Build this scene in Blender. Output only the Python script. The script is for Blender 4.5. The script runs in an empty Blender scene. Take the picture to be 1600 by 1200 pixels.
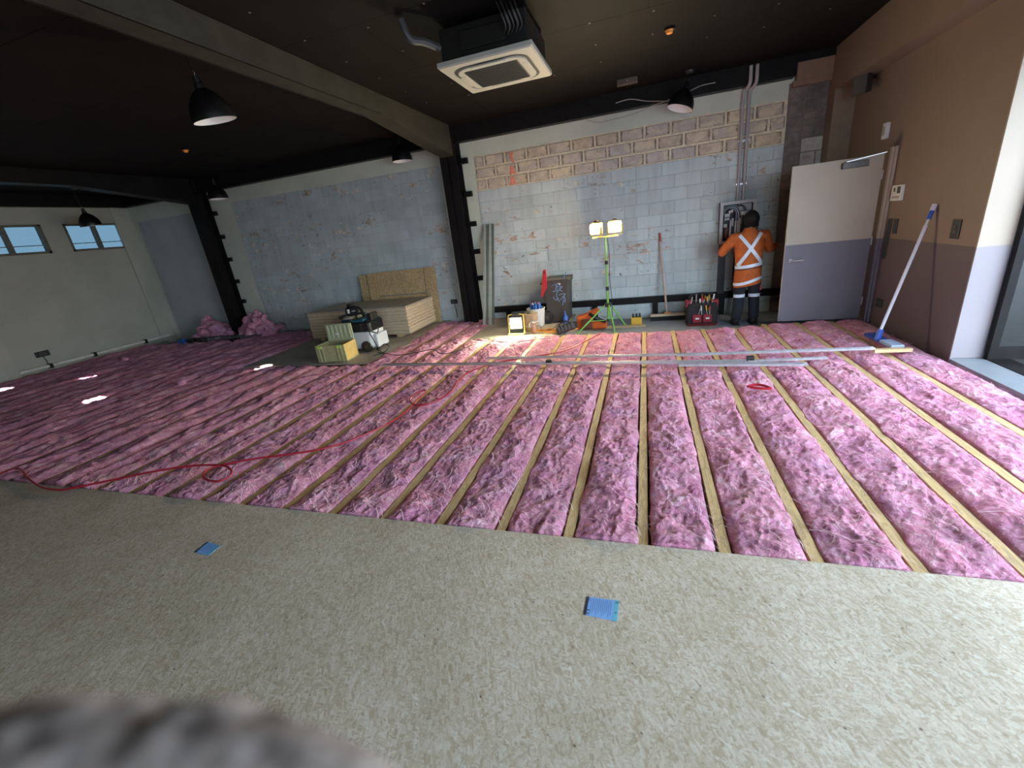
import bpy, bmesh, math, random
import numpy as np
from mathutils import Vector, Matrix
from mathutils.bvhtree import BVHTree

scene = bpy.context.scene
COL = scene.collection
rnd = random.Random(7)

# ------------------------------------------------------------------ camera
H = 1.65                                   # eye height above the joist tops
FPX = 665.0
PITCH, ROLL, YAW = math.radians(19.835), math.radians(-7.04), math.radians(-18.633)
def _cam_axes():
    cy, sy = math.cos(YAW), math.sin(YAW)
    fwd = Vector((sy, cy, 0)); right = Vector((cy, -sy, 0)); up = Vector((0, 0, 1))
    f2 = fwd * math.cos(PITCH) - up * math.sin(PITCH)
    u2 = up * math.cos(PITCH) + fwd * math.sin(PITCH)
    r3 = right * math.cos(ROLL) + u2 * math.sin(ROLL)
    u3 = u2 * math.cos(ROLL) - right * math.sin(ROLL)
    return r3, u3, f2
CR, CU, CF = _cam_axes()
CPOS = Vector((0, 0, H))
cd = bpy.data.cameras.new('camera'); cam = bpy.data.objects.new('camera', cd); COL.objects.link(cam)
cam.matrix_world = Matrix(((CR.x, CU.x, -CF.x, CPOS.x), (CR.y, CU.y, -CF.y, CPOS.y), (CR.z, CU.z, -CF.z, CPOS.z), (0, 0, 0, 1)))
cd.sensor_width = 36.0; cd.lens = FPX / 1600.0 * 36.0
cd.clip_start = 0.01; cd.clip_end = 200
cd.dof.use_dof = True; cd.dof.focus_distance = 4.5; cd.dof.aperture_fstop = 2.0
scene.camera = cam

# ------------------------------------------------------------------ world and exposure
w = bpy.data.worlds.new('sky'); scene.world = w; w.use_nodes = True
bg = w.node_tree.nodes['Background']
bg.inputs[0].default_value = (0.70, 0.85, 1.0, 1); bg.inputs[1].default_value = 7.2
scene.view_settings.view_transform = 'Standard'; scene.view_settings.look = 'None'
scene.view_settings.gamma = 1.0; scene.view_settings.use_curve_mapping = False
scene.view_settings.exposure = 0.72
try:
    scene.cycles.use_denoising = True
    scene.cycles.max_bounces = 6; scene.cycles.diffuse_bounces = 4; scene.cycles.use_adaptive_sampling = True; scene.cycles.adaptive_threshold = 0.05
    scene.cycles.sample_clamp_indirect = 6.0
except Exception:
    pass
def portal(name, loc, rot, sx, sy):        # guides the sky's light through an opening; gives off none itself
    l = bpy.data.lights.new(name, 'AREA'); l.shape = 'RECTANGLE'; l.size = sx; l.size_y = sy
    l.cycles.is_portal = True
    o = bpy.data.objects.new(name, l); COL.objects.link(o); o.location = loc; o.rotation_euler = rot
    return o

# ------------------------------------------------------------------ pixel rays onto real planes of the room
def ray(x, y): return CR * ((x - 800) / FPX) - CU * ((y - 600) / FPX) + CF
def PZ(x, y, z=0.0): d = ray(x, y); return CPOS + d * ((z - H) / d.z)
def PY(x, y, Y): d = ray(x, y); return CPOS + d * (Y / d.y)
def PX(x, y, X): d = ray(x, y); return CPOS + d * (X / d.x)

# ------------------------------------------------------------------ room measures
YW = 8.1          # back wall
XL = -11.95       # left wall
XR = 2.75         # right wall
XB = 2.5          # bulkhead face above the right wall
ZC = 3.45         # ceiling
ZW = 3.2          # top of the block walls
SLAB = -0.15      # old floor under the joists
EDGE = 1.885      # edge of the laid floor sheets
YF = -3.2         # wall behind the photographer
OPEN_Y0, OPEN_Y1, OPEN_Z = -0.4, 4.85, 2.5     # wide opening in the right wall
JX0, JS, JW = -0.025, 0.4, 0.055                # joists
portal('sky_portal_right', (XR + 0.35, (OPEN_Y0 + 4.0) / 2, OPEN_Z / 2), (0, math.radians(90), 0), OPEN_Z, 4.0 - OPEN_Y0)
portal('sky_portal_back', (1.3, YF - 0.25, 1.35), (math.radians(90), 0, 0), 2.2, 2.3)

# ------------------------------------------------------------------ materials
MATS = {}
def _new(name):
    m = bpy.data.materials.new(name); m.use_nodes = True
    nt = m.node_tree; b = nt.nodes['Principled BSDF']
    return m, nt, b
def nd(nt, t, **kw):
    n = nt.nodes.new(t)
    for k, v in kw.items():
        if k.startswith('i_'): n.inputs[k[2:].replace('_', ' ')].default_value = v
        else: setattr(n, k, v)
    return n
def ramp(nt, stops):
    n = nt.nodes.new('ShaderNodeValToRGB'); e = n.color_ramp.elements
    while len(e) < len(stops): e.new(0.5)
    for i, (p, c) in enumerate(stops):
        e[i].position = p; e[i].color = (c[0], c[1], c[2], 1) if not isinstance(c, (int, float)) else (c, c, c, 1)
    return n
def mixc(nt, fac, a, b, mode='MIX'):
    n = nt.nodes.new('ShaderNodeMix'); n.data_type = 'RGBA'; n.blend_type = mode
    for s, v in (('Factor', fac), ('A', a), ('B', b)):
        i = [q for q in n.inputs if q.name == s and (q.type == 'RGBA' or s == 'Factor')][0]
        if hasattr(v, 'is_output') or isinstance(v, bpy.types.NodeSocket): nt.links.new(v, i)
        elif isinstance(v, (int, float)): i.default_value = v
        else: i.default_value = (v[0], v[1], v[2], 1)
    return [o for o in n.outputs if o.type == 'RGBA'][0]
def coords(nt, world=False):
    if world: return nd(nt, 'ShaderNodeNewGeometry').outputs['Position']
    return nd(nt, 'ShaderNodeTexCoord').outputs['Object']
def noise(nt, co, scale, detail=4, rough=0.55, dist=0.0):
    n = nd(nt, 'ShaderNodeTexNoise'); n.inputs['Scale'].default_value = scale; n.inputs['Detail'].default_value = detail
    n.inputs['Roughness'].default_value = rough; n.inputs['Distortion'].default_value = dist
    nt.links.new(co, n.inputs['Vector']); return n.outputs['Fac']
def scaled(nt, co, s, rot=(0, 0, 0)):
    if any(rot):                                   # turn first, then stretch
        q = nd(nt, 'ShaderNodeMapping'); q.inputs['Rotation'].default_value = rot; nt.links.new(co, q.inputs['Vector']); co = q.outputs[0]
    n = nd(nt, 'ShaderNodeMapping'); n.inputs['Scale'].default_value = s
    nt.links.new(co, n.inputs['Vector']); return n.outputs[0]
def bump(nt, b, h, strength=0.3, dist=0.01):
    n = nd(nt, 'ShaderNodeBump'); n.inputs['Strength'].default_value = strength; n.inputs['Distance'].default_value = dist
    nt.links.new(h, n.inputs['Height']); nt.links.new(n.outputs[0], b.inputs['Normal'])
def math_(nt, op, a, b=None):
    n = nd(nt, 'ShaderNodeMath', operation=op)
    for i, v in ((0, a), (1, b)):
        if v is None: continue
        if isinstance(v, (int, float)): n.inputs[i].default_value = v
        else: nt.links.new(v, n.inputs[i])
    return n.outputs[0]
def pm(name, col, rough=0.6, metal=0.0, var=0.12, scale=9.0, bmp=0.0, bscale=60.0, world=False):
    """plain painted / plastic / metal surface with slight procedural mottling"""
    if name in MATS: return MATS[name]
    m, nt, b = _new(name)
    co = coords(nt, world); f = noise(nt, co, scale)
    lo = [c * (1 - var) for c in col]; hi = [min(1, c * (1 + var)) for c in col]
    r = ramp(nt, [(0.3, lo), (0.7, hi)]); nt.links.new(f, r.inputs[0]); nt.links.new(r.outputs[0], b.inputs['Base Color'])
    b.inputs['Roughness'].default_value = rough; b.inputs['Metallic'].default_value = metal
    if bmp: bump(nt, b, noise(nt, co, bscale, 3), bmp, 0.004)
    MATS[name] = m; return m
def emit(name, col, strength):
    if name in MATS: return MATS[name]
    m, nt, b = _new(name)
    b.inputs['Base Color'].default_value = (0.9, 0.9, 0.9, 1)
    b.inputs['Emission Color'].default_value = (*col, 1); b.inputs['Emission Strength'].default_value = strength
    MATS[name] = m; return m
def pane(name, tint, gloss=0.06, rough=0.02):
    if name in MATS: return MATS[name]
    m, nt, b = _new(name); nt.nodes.remove(b)
    t = nd(nt, 'ShaderNodeBsdfTransparent'); t.inputs[0].default_value = (*tint, 1)
    g = nd(nt, 'ShaderNodeBsdfGlossy'); g.inputs['Roughness'].default_value = rough
    mx = nd(nt, 'ShaderNodeMixShader'); mx.inputs[0].default_value = gloss
    nt.links.new(t.outputs[0], mx.inputs[1]); nt.links.new(g.outputs[0], mx.inputs[2])
    nt.links.new(mx.outputs[0], nt.nodes['Material Output'].inputs[0])
    MATS[name] = m; return m

def mat_strand_board(name, lo, mid, hi, fleck=True):
    m, nt, b = _new(name); co = coords(nt, True)
    cols = []
    for rot, sc in ((0.5, (150, 44, 40)), (1.6, (170, 50, 40)), (2.7, (120, 36, 40))):
        v = nd(nt, 'ShaderNodeTexVoronoi'); v.inputs['Scale'].default_value = 1.0
        c2 = nd(nt, 'ShaderNodeVectorMath', operation='ADD')
        nn = nd(nt, 'ShaderNodeTexNoise'); nn.inputs['Scale'].default_value = 9; nt.links.new(co, nn.inputs['Vector'])
        sc2 = nd(nt, 'ShaderNodeVectorMath', operation='SCALE'); sc2.inputs['Scale'].default_value = 0.03
        nt.links.new(nn.outputs['Color'], sc2.inputs[0]); nt.links.new(co, c2.inputs[0]); nt.links.new(sc2.outputs[0], c2.inputs[1])
        nt.links.new(scaled(nt, c2.outputs[0], sc, (0, 0, rot)), v.inputs['Vector'])
        cols.append(v.outputs['Color'])
    sep = [nd(nt, 'ShaderNodeSeparateColor') for _ in cols]
    for s, c in zip(sep, cols): nt.links.new(c, s.inputs[0])
    def over(a_, s_, thr):                        # a later layer of flakes lies on top of the earlier one
        g = math_(nt, 'GREATER_THAN', s_.outputs[1], thr)
        return math_(nt, 'ADD', math_(nt, 'MULTIPLY', a_, math_(nt, 'SUBTRACT', 1.0, g)), math_(nt, 'MULTIPLY', s_.outputs[0], g))
    f = over(over(sep[0].outputs[0], sep[1], 0.45), sep[2], 0.55)
    r = ramp(nt, [(0.0, lo), (0.45, mid), (1.0, hi)]); nt.links.new(f, r.inputs[0])
    big = ramp(nt, [(0.35, (0.84, 0.83, 0.80)), (0.65, (1, 1, 1))]); nt.links.new(noise(nt, co, 2.3, 5), big.inputs[0])
    c = mixc(nt, 1.0, r.outputs[0], big.outputs[0], 'MULTIPLY')
    pale = ramp(nt, [(0.66, 0.0), (0.74, 0.6)]); nt.links.new(noise(nt, scaled(nt, co, (1, 2.2, 1), (0, 0, 0.6)), 16, 3), pale.inputs[0])
    c = mixc(nt, pale.outputs[0], c, (0.72, 0.73, 0.68))
    fib = ramp(nt, [(0.36, (0.62, 0.58, 0.52)), (0.5, (1, 1, 1))]); nt.links.new(noise(nt, scaled(nt, co, (1, 1.5, 1), (0, 0, 0.9)), 60, 4, 0.7, 2.5), fib.inputs[0])
    c = mixc(nt, 0.6, c, fib.outputs[0], 'MULTIPLY')
    if fleck:
        v = nd(nt, 'ShaderNodeTexVoronoi'); v.inputs['Scale'].default_value = 15.0
        nt.links.new(scaled(nt, co, (1.0, 2.4, 1), (0, 0, 0.7)), v.inputs['Vector'])
        fr = ramp(nt, [(0.075, 1.0), (0.10, 0.0)]); nt.links.new(v.outputs['Distance'], fr.inputs[0])
        gate = ramp(nt, [(0.50, 0.0), (0.53, 1.0)]); nt.links.new(noise(nt, co, 23, 2), gate.inputs[0])
        c = mixc(nt, math_(nt, 'MULTIPLY', fr.outputs[0], gate.outputs[0]), c, (0.05, 0.035, 0.025))
    nt.links.new(c, b.inputs['Base Color']); b.inputs['Roughness'].default_value = 0.62
    bump(nt, b, f, 0.15, 0.002)
    MATS[name] = m; return m

def mat_insulation(name):
    m, nt, b = _new(name); co = coords(nt, True)
    def warped(scale, amt, detail=3):
        wn = nd(nt, 'ShaderNodeTexNoise'); wn.inputs['Scale'].default_value = scale; wn.inputs['Detail'].default_value = detail
        nt.links.new(co, wn.inputs['Vector'])
        sc = nd(nt, 'ShaderNodeVectorMath', operation='SCALE'); sc.inputs['Scale'].default_value = amt; nt.links.new(wn.outputs['Color'], sc.inputs[0])
        ad = nd(nt, 'ShaderNodeVectorMath', operation='ADD'); nt.links.new(co, ad.inputs[0]); nt.links.new(sc.outputs[0], ad.inputs[1])
        return ad.outputs[0]
    w1 = warped(4.0, 0.45)
    strands = noise(nt, scaled(nt, w1, (1, 7, 3), (0, 0, 0.5)), 13, 5, 0.68, 0.4)       # combed fibres
    strands2 = noise(nt, scaled(nt, w1, (7, 1.2, 3), (0, 0, 0.35)), 12, 5, 0.68, 0.4)
    clump = noise(nt, w1, 7, 5, 0.6, 0.6)
    f = math_(nt, 'ADD', math_(nt, 'MULTIPLY', clump, 0.40), math_(nt, 'ADD', math_(nt, 'MULTIPLY', strands, 0.33), math_(nt, 'MULTIPLY', strands2, 0.27)))
    r = ramp(nt, [(0.35, (0.34, 0.11, 0.23)), (0.43, (0.66, 0.25, 0.385)), (0.53, (0.85, 0.40, 0.53)), (0.63, (0.96, 0.72, 0.80))]); nt.links.new(f, r.inputs[0])
    lil = ramp(nt, [(0.45, 0.0), (0.66, 0.55)]); nt.links.new(noise(nt, co, 2.6, 5, 0.65), lil.inputs[0])
    c = mixc(nt, lil.outputs[0], r.outputs[0], mixc(nt, 0.6, r.outputs[0], (0.36, 0.20, 0.43)))
    nt.links.new(c, b.inputs['Base Color']); b.inputs['Roughness'].default_value = 0.95
    b.inputs['Specular IOR Level'].default_value = 0.1
    bump(nt, b, f, 1.0, 0.05)
    MATS[name] = m; return m

def mat_timber(name, a, bcol, rings=True, axis=(18, 1.6, 18)):
    m, nt, b = _new(name); co = coords(nt, True)
    f = noise(nt, scaled(nt, co, axis), 1.6, 6, 0.6, 1.6)
    r = ramp(nt, [(0.3, a), (0.48, bcol), (0.55, [c * 0.6 for c in bcol]), (0.68, [min(1, c * 1.15) for c in bcol])]); nt.links.new(f, r.inputs[0])
    k = ramp(nt, [(0.70, (1, 1, 1)), (0.78, (0.35, 0.25, 0.15))]); nt.links.new(noise(nt, co, 5.5, 2), k.inputs[0])
    c = mixc(nt, 0.8, r.outputs[0], k.outputs[0], 'MULTIPLY')
    nt.links.new(c, b.inputs['Base Color']); b.inputs['Roughness'].default_value = 0.7
    MATS[name] = m; return m

def mat_block(name, base, kind):
    """kind blue: painted block with chips and filler; beige: scraped block; grey: raw block"""
    m, nt, b = _new(name); co = coords(nt, True)
    oi = nd(nt, 'ShaderNodeObjectInfo')
    tone = ramp(nt, [(0.0, 0.92), (1.0, 1.06)]); nt.links.new(oi.outputs['Random'], tone.inputs[0])
    mott = ramp(nt, [(0.3, 0.9), (0.7, 1.06)]); nt.links.new(noise(nt, co, 2.4, 6), mott.inputs[0])
    c = mixc(nt, 1.0, base, tone.outputs[0], 'MULTIPLY'); c = mixc(nt, 1.0, c, mott.outputs[0], 'MULTIPLY')
    if kind == 'blue':
        streak = ramp(nt, [(0.45, 1.0), (0.7, 0.86)]); nt.links.new(noise(nt, scaled(nt, co, (7, 7, 0.7)), 1.2, 5), streak.inputs[0])
        c = mixc(nt, 1.0, c, streak.outputs[0], 'MULTIPLY')
        reg = ramp(nt, [(0.44, 0.0), (0.55, 1.0)]); nt.links.new(noise(nt, scaled(nt, co, (0.6, 0.6, 1.5)), 1.5, 3), reg.inputs[0])
        ch = ramp(nt, [(0.575, 0.0), (0.60, 1.0)]); nt.links.new(noise(nt, scaled(nt, co, (0.7, 0.7, 1.5)), 7, 8, 0.6, 0.5), ch.inputs[0])
        cc = ramp(nt, [(0.35, (0.30, 0.22, 0.16)), (0.5, (0.55, 0.47, 0.38)), (0.6, (0.72, 0.70, 0.64))]); nt.links.new(noise(nt, co, 5, 5), cc.inputs[0])
        c = mixc(nt, math_(nt, 'MULTIPLY', reg.outputs[0], ch.outputs[0]), c, cc.outputs[0])
        dk = ramp(nt, [(0.64, 0.0), (0.67, 0.8)]); nt.links.new(noise(nt, scaled(nt, co, (1, 1, 1.4)), 13, 5, 0.6, 0.8), dk.inputs[0])
        c = mixc(nt, math_(nt, 'MULTIPLY', reg.outputs[0], dk.outputs[0]), c, (0.10, 0.08, 0.07))
    elif kind == 'beige':
        tint = mixc(nt, oi.outputs['Random'], (0.72, 0.59, 0.42), (0.62, 0.56, 0.54))
        g = ramp(nt, [(0.38, 0.7), (0.6, 0.0)]); nt.links.new(noise(nt, co, 9, 7, 0.65), g.inputs[0])
        c = mixc(nt, g.outputs[0], tint, (0.46, 0.37, 0.28))
        gx = nd(nt, 'ShaderNodeSeparateXYZ'); nt.links.new(nd(nt, 'ShaderNodeTexCoord').outputs['Generated'], gx.inputs[0])
        ax = math_(nt, 'ABSOLUTE', math_(nt, 'SUBTRACT', gx.outputs[0], 0.5)); az = math_(nt, 'ABSOLUTE', math_(nt, 'SUBTRACT', gx.outputs[2], 0.5))
        ed = math_(nt, 'MAXIMUM', math_(nt, 'ADD', ax, 0.035), az)
        ed = math_(nt, 'ADD', ed, math_(nt, 'MULTIPLY', math_(nt, 'SUBTRACT', noise(nt, co, 14, 5, 0.7), 0.5), 0.38))
        sm = ramp(nt, [(0.50, 0.0), (0.60, 0.9)]); nt.links.new(noise(nt, scaled(nt, co, (1, 1, 1.6)), 4.5, 6, 0.6, 0.6), sm.inputs[0])
        c = mixc(nt, sm.outputs[0], c, (0.74, 0.64, 0.47))                                  # mortar smeared over parts of the faces
        er = ramp(nt, [(0.44, 0.0), (0.53, 0.85)]); nt.links.new(ed, er.inputs[0])          # old dirt left round the scraped faces
        c = mixc(nt, er.outputs[0], c, (0.13, 0.095, 0.075))
        c = mixc(nt, 1.0, c, mott.outputs[0], 'MULTIPLY')
    else:
        g = ramp(nt, [(0.4, 0.0), (0.65, 0.75)]); nt.links.new(noise(nt, co, 6, 7, 0.65), g.inputs[0])
        c = mixc(nt, g.outputs[0], c, (0.30, 0.25, 0.23))
    nt.links.new(c, b.inputs['Base Color']); b.inputs['Roughness'].default_value = 0.8
    bump(nt, b, noise(nt, co, 26, 6, 0.6), 0.35, 0.006)
    MATS[name] = m; return m

def mat_dado(name, upper, lower, split):
    m, nt, b = _new(name); co = coords(nt, True)
    sx = nd(nt, 'ShaderNodeSeparateXYZ'); nt.links.new(co, sx.inputs[0])
    f = math_(nt, 'GREATER_THAN', sx.outputs[2], split)
    c = mixc(nt, f, lower, upper)
    v = ramp(nt, [(0.3, 0.94), (0.7, 1.05)]); nt.links.new(noise(nt, co, 1.7, 4), v.inputs[0])
    c = mixc(nt, 1.0, c, v.outputs[0], 'MULTIPLY')
    nt.links.new(c, b.inputs['Base Color']); b.inputs['Roughness'].default_value = 0.55
    bump(nt, b, noise(nt, co, 220, 2), 0.05, 0.002)
    MATS[name] = m; return m

def mat_plaster(name, base, joints=False):
    m, nt, b = _new(name); co = coords(nt, True)
    v = ramp(nt, [(0.3, 0.88), (0.7, 1.06)]); nt.links.new(noise(nt, co, 1.4, 6), v.inputs[0])
    c = mixc(nt, 1.0, base, v.outputs[0], 'MULTIPLY')
    s = ramp(nt, [(0.62, 1.0), (0.8, 0.75)]); nt.links.new(noise(nt, scaled(nt, co, (1, 1, 2)), 4, 5), s.inputs[0])
    c = mixc(nt, 0.7, c, s.outputs[0], 'MULTIPLY')
    nt.links.new(c, b.inputs['Base Color']); b.inputs['Roughness'].default_value = 0.75
    bump(nt, b, noise(nt, co, 30, 4), 0.12, 0.004)
    MATS[name] = m; return m

strand = mat_strand_board('strand_board_floor', (0.46, 0.38, 0.275), (0.57, 0.50, 0.395), (0.68, 0.64, 0.55))
osb = mat_strand_board('rough_strand_board', (0.38, 0.25, 0.12), (0.58, 0.41, 0.21), (0.72, 0.54, 0.30), False)
greyboard = mat_strand_board('grey_board', (0.33, 0.30, 0.25), (0.43, 0.39, 0.34), (0.52, 0.48, 0.42), False)
pink = mat_insulation('pink_glass_wool')
timber = mat_timber('treated_pine', (0.40, 0.27, 0.11), (0.66, 0.48, 0.24))
timber2 = mat_timber('pale_pine', (0.45, 0.31, 0.15), (0.62, 0.46, 0.25), axis=(1.6, 18, 18))
black_ceiling = pm('black_ceiling_paint', (0.0085, 0.0068, 0.006), 0.75, var=0.25, scale=3, world=True)
black_steel = pm('black_steel_paint', (0.013, 0.012, 0.0125), 0.42, var=0.2, scale=5, world=True)
grey_steel = pm('dark_grey_steel_paint', (0.045, 0.042, 0.034), 0.55, var=0.2, scale=4, world=True)
for q_ in (black_ceiling, black_steel, grey_steel): q_.node_tree.nodes['Principled BSDF'].inputs['Specular IOR Level'].default_value = 0.12
plaster = mat_plaster('pale_green_plaster', (0.66, 0.70, 0.60))
plaster_left = mat_plaster('grey_green_render', (0.47, 0.47, 0.39))
plaster_blue = mat_plaster('blue_grey_render', (0.45, 0.50, 0.51))
block_blue = mat_block('blue_painted_block', (0.58, 0.655, 0.665), 'blue')
block_bluegrey = mat_block('blue_grey_painted_block', (0.51, 0.58, 0.585), 'blue')
block_beige = mat_block('scraped_beige_block', (0.5, 0.42, 0.3), 'beige')
block_grey = mat_block('raw_grey_block', (0.16, 0.135, 0.125), 'grey')
block_white = mat_block('old_white_block', (0.62, 0.63, 0.60), 'grey2')
mortar_cream = pm('cream_mortar', (0.76, 0.67, 0.50), 0.9, var=0.18, scale=14, bmp=0.4, world=True)
mortar_blue = pm('blue_paint_joint', (0.47, 0.54, 0.55), 0.85, var=0.15, world=True)
mortar_grey = pm('grey_mortar', (0.22, 0.19, 0.18), 0.9, var=0.2, world=True)
wall_brown = mat_dado('brown_mauve_dado_paint', (0.215, 0.155, 0.118), (0.112, 0.083, 0.092), 1.04)
daylit_reveal = mat_dado('cream_lilac_daylit_reveal', (0.36, 0.295, 0.235), (0.25, 0.225, 0.245), 1.04)  # wall paint made lighter: daylight on the reveal is put into the colour
door_paint = mat_dado('beige_grey_door_paint', (0.47, 0.40, 0.31), (0.155, 0.14, 0.17), 1.03)
stub_paint = pm('pinkish_brown_paint', (0.28, 0.17, 0.115), 0.6, world=True)
tan_paint = pm('tan_nib_paint', (0.27, 0.20, 0.14), 0.6, world=True)
slab_mat = pm('blue_grey_slab', (0.30, 0.34, 0.40), 0.7, var=0.12, scale=3, bmp=0.2, world=True)
white_pl = pm('white_plastic', (0.75, 0.75, 0.74), 0.4, var=0.03)
black_pl = pm('black_plastic', (0.015, 0.015, 0.016), 0.4, var=0.1)
dark_pl = pm('charcoal_plastic', (0.05, 0.052, 0.052), 0.5, var=0.1)
steel = pm('galvanised_steel', (0.55, 0.58, 0.62), 0.35, 0.85, var=0.15, scale=20)
alu = pm('aluminium', (0.62, 0.63, 0.66), 0.35, 0.9, var=0.06)
red_pl = pm('red_plastic', (0.55, 0.03, 0.04), 0.4, var=0.08)
orange_cl = pm('orange_work_cloth', (0.50, 0.115, 0.022), 0.85, var=0.2, scale=11, bmp=0.3, bscale=25)
navy_cl = pm('navy_work_cloth', (0.012, 0.014, 0.022), 0.85, var=0.25, scale=10, bmp=0.3, bscale=25)
reflect = pm('silver_reflective_tape', (0.72, 0.82, 0.95), 0.35, var=0.06, scale=40)
skin_m = pm('skin', (0.42, 0.25, 0.18), 0.55, var=0.08)
hair_m = pm('dark_hair', (0.012, 0.010, 0.009), 0.6, var=0.3, scale=60, bmp=0.6, bscale=90)

hair_m.node_tree.nodes['Principled BSDF'].inputs['Specular IOR Level'].default_value = 0.15

# ------------------------------------------------------------------ mesh helpers
class MB:
    def __init__(s): s.v = []; s.f = []
    def _add(s, vs, fs):
        o = len(s.v); s.v += [Vector(v) for v in vs]; s.f += [tuple(i + o for i in f) for f in fs]; return s
    def box(s, x0, x1, y0, y1, z0, z1, M=None):
        vs = [Vector((x, y, z)) for z in (z0, z1) for y in (y0, y1) for x in (x0, x1)]
        if M is not None: vs = [M @ v for v in vs]
        return s._add(vs, [(0, 2, 3, 1), (4, 5, 7, 6), (0, 1, 5, 4), (2, 6, 7, 3), (0, 4, 6, 2), (1, 3, 7, 5)])
    def cbox(s, x0, x1, y0, y1, z0, z1, c=0.005, M=None):
        """box with chamfered edges"""
        bm = bmesh.new(); t = MB().box(x0, x1, y0, y1, z0, z1)
        vv = [bm.verts.new(v) for v in t.v]
        for f in t.f: bm.faces.new([vv[i] for i in f])
        bmesh.ops.bevel(bm, geom=list(bm.edges), offset=c, segments=2, affect='EDGES', profile=0.6)
        bm.verts.index_update()
        vs = [(M @ v.co if M is not None else v.co.copy()) for v in bm.verts]; fs = [[v.index for v in f.verts] for f in bm.faces]
        bm.free(); return s._add(vs, fs)
    def bar(s, a, b, wx, wz, up=(0, 0, 1)):
        a, b = Vector(a), Vector(b); d = (b - a); L = d.length; d.normalize(); u = Vector(up)
        if abs(d.dot(u)) > 0.98: u = Vector((1, 0, 0))
        x = d.cross(u).normalized(); z = x.cross(d)
        M = Matrix(((x.x, d.x, z.x, a.x), (x.y, d.y, z.y, a.y), (x.z, d.z, z.z, a.z), (0, 0, 0, 1)))
        return s.box(-wx / 2, wx / 2, 0, L, -wz / 2, wz / 2, M)
    def tube(s, pts, r, n=8, closed=False, caps=True, ell=None):
        pts = [Vector(p) for p in pts]; N = len(pts)
        rs = r if isinstance(r, (list, tuple)) else [r] * N
        T = []
        for i in range(N):
            a = pts[i - 1] if (i > 0 or closed) else pts[0]; b = pts[(i + 1) % N] if (i < N - 1 or closed) else pts[-1]
            t = (b - a); T.append(t.normalized() if t.length > 1e-9 else Vector((0, 0, 1)))
        u = Vector((0, 0, 1)) if abs(T[0].z) < 0.9 else Vector((1, 0, 0))
        u = (u - T[0] * u.dot(T[0])).normalized(); vs = []
        for i in range(N):
            u = u - T[i] * u.dot(T[i]); u.normalize(); wv = T[i].cross(u)
            e = ell[i] if ell else 1.0
            for k in range(n):
                a = 2 * math.pi * k / n; vs.append(pts[i] + (u * math.cos(a) * e + wv * math.sin(a)) * rs[i])
        fs = []
        for i in range(N if closed else N - 1):
            for k in range(n):
                j = (i + 1) % N; fs.append((i * n + k, i * n + (k + 1) % n, j * n + (k + 1) % n, j * n + k))
        if caps and not closed: fs += [tuple(range(n))[::-1], tuple((N - 1) * n + k for k in range(n))]
        return s._add(vs, fs)
    def lathe(s, prof, n=24, M=None, caps=True):
        vs = []
        for r, z in prof:
            for k in range(n):
                a = 2 * math.pi * k / n; v = Vector((r * math.cos(a), r * math.sin(a), z)); vs.append(M @ v if M is not None else v)
        fs = [(i * n + k, i * n + (k + 1) % n, (i + 1) * n + (k + 1) % n, (i + 1) * n + k) for i in range(len(prof) - 1) for k in range(n)]
        if caps: fs += [tuple(range(n))[::-1], tuple((len(prof) - 1) * n + k for k in range(n))]
        return s._add(vs, fs)
    def loft(s, secs, caps=True):
        n = len(secs[0]); vs = [p for q in secs for p in q]
        fs = [(i * n + k, i * n + (k + 1) % n, (i + 1) * n + (k + 1) % n, (i + 1) * n + k) for i in range(len(secs) - 1) for k in range(n)]
        if caps: fs += [tuple(range(n))[::-1], tuple((len(secs) - 1) * n + k for k in range(n))]
        return s._add(vs, fs)
    def prism(s, poly, ext):
        n = len(poly); e = Vector(ext); vs = [Vector(p) for p in poly] + [Vector(p) + e for p in poly]
        return s._add(vs, [tuple(range(n))[::-1], tuple(range(n, 2 * n))] + [(k, (k + 1) % n, n + (k + 1) % n, n + k) for k in range(n)])
    def ball(s, c, r, n=16, m=10, M=None):
        c = Vector(c); r = Vector(r) if not isinstance(r, (int, float)) else Vector((r, r, r)); vs = []
        for i in range(1, m):
            t = math.pi * i / m
            for k in range(n):
                a = 2 * math.pi * k / n; q = Vector((r.x * math.sin(t) * math.cos(a), r.y * math.sin(t) * math.sin(a), r.z * math.cos(t)))
                vs.append(c + (M @ q if M is not None else q))
        top = Vector((0, 0, r.z)); vs += [c + (M @ top if M is not None else top), c - (M @ top if M is not None else top)]
        fs = [(i * n + k, (i + 1) * n + k, (i + 1) * n + (k + 1) % n, i * n + (k + 1) % n) for i in range(m - 2) for k in range(n)]
        T, B = len(vs) - 2, len(vs) - 1
        fs += [(T, k, (k + 1) % n) for k in range(n)] + [(B, (m - 2) * n + (k + 1) % n, (m - 2) * n + k) for k in range(n)]
        return s._add(vs, fs)
    def xf(s, M): s.v = [M @ v for v in s.v]; return s
    def mesh(s, name, off=(0, 0, 0)):
        o = Vector(off); me = bpy.data.meshes.new(name); me.from_pydata([tuple(v - o) for v in s.v], [], s.f)
        bm = bmesh.new(); bm.from_mesh(me); bmesh.ops.recalc_face_normals(bm, faces=bm.faces); bm.to_mesh(me); bm.free()
        return me
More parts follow.
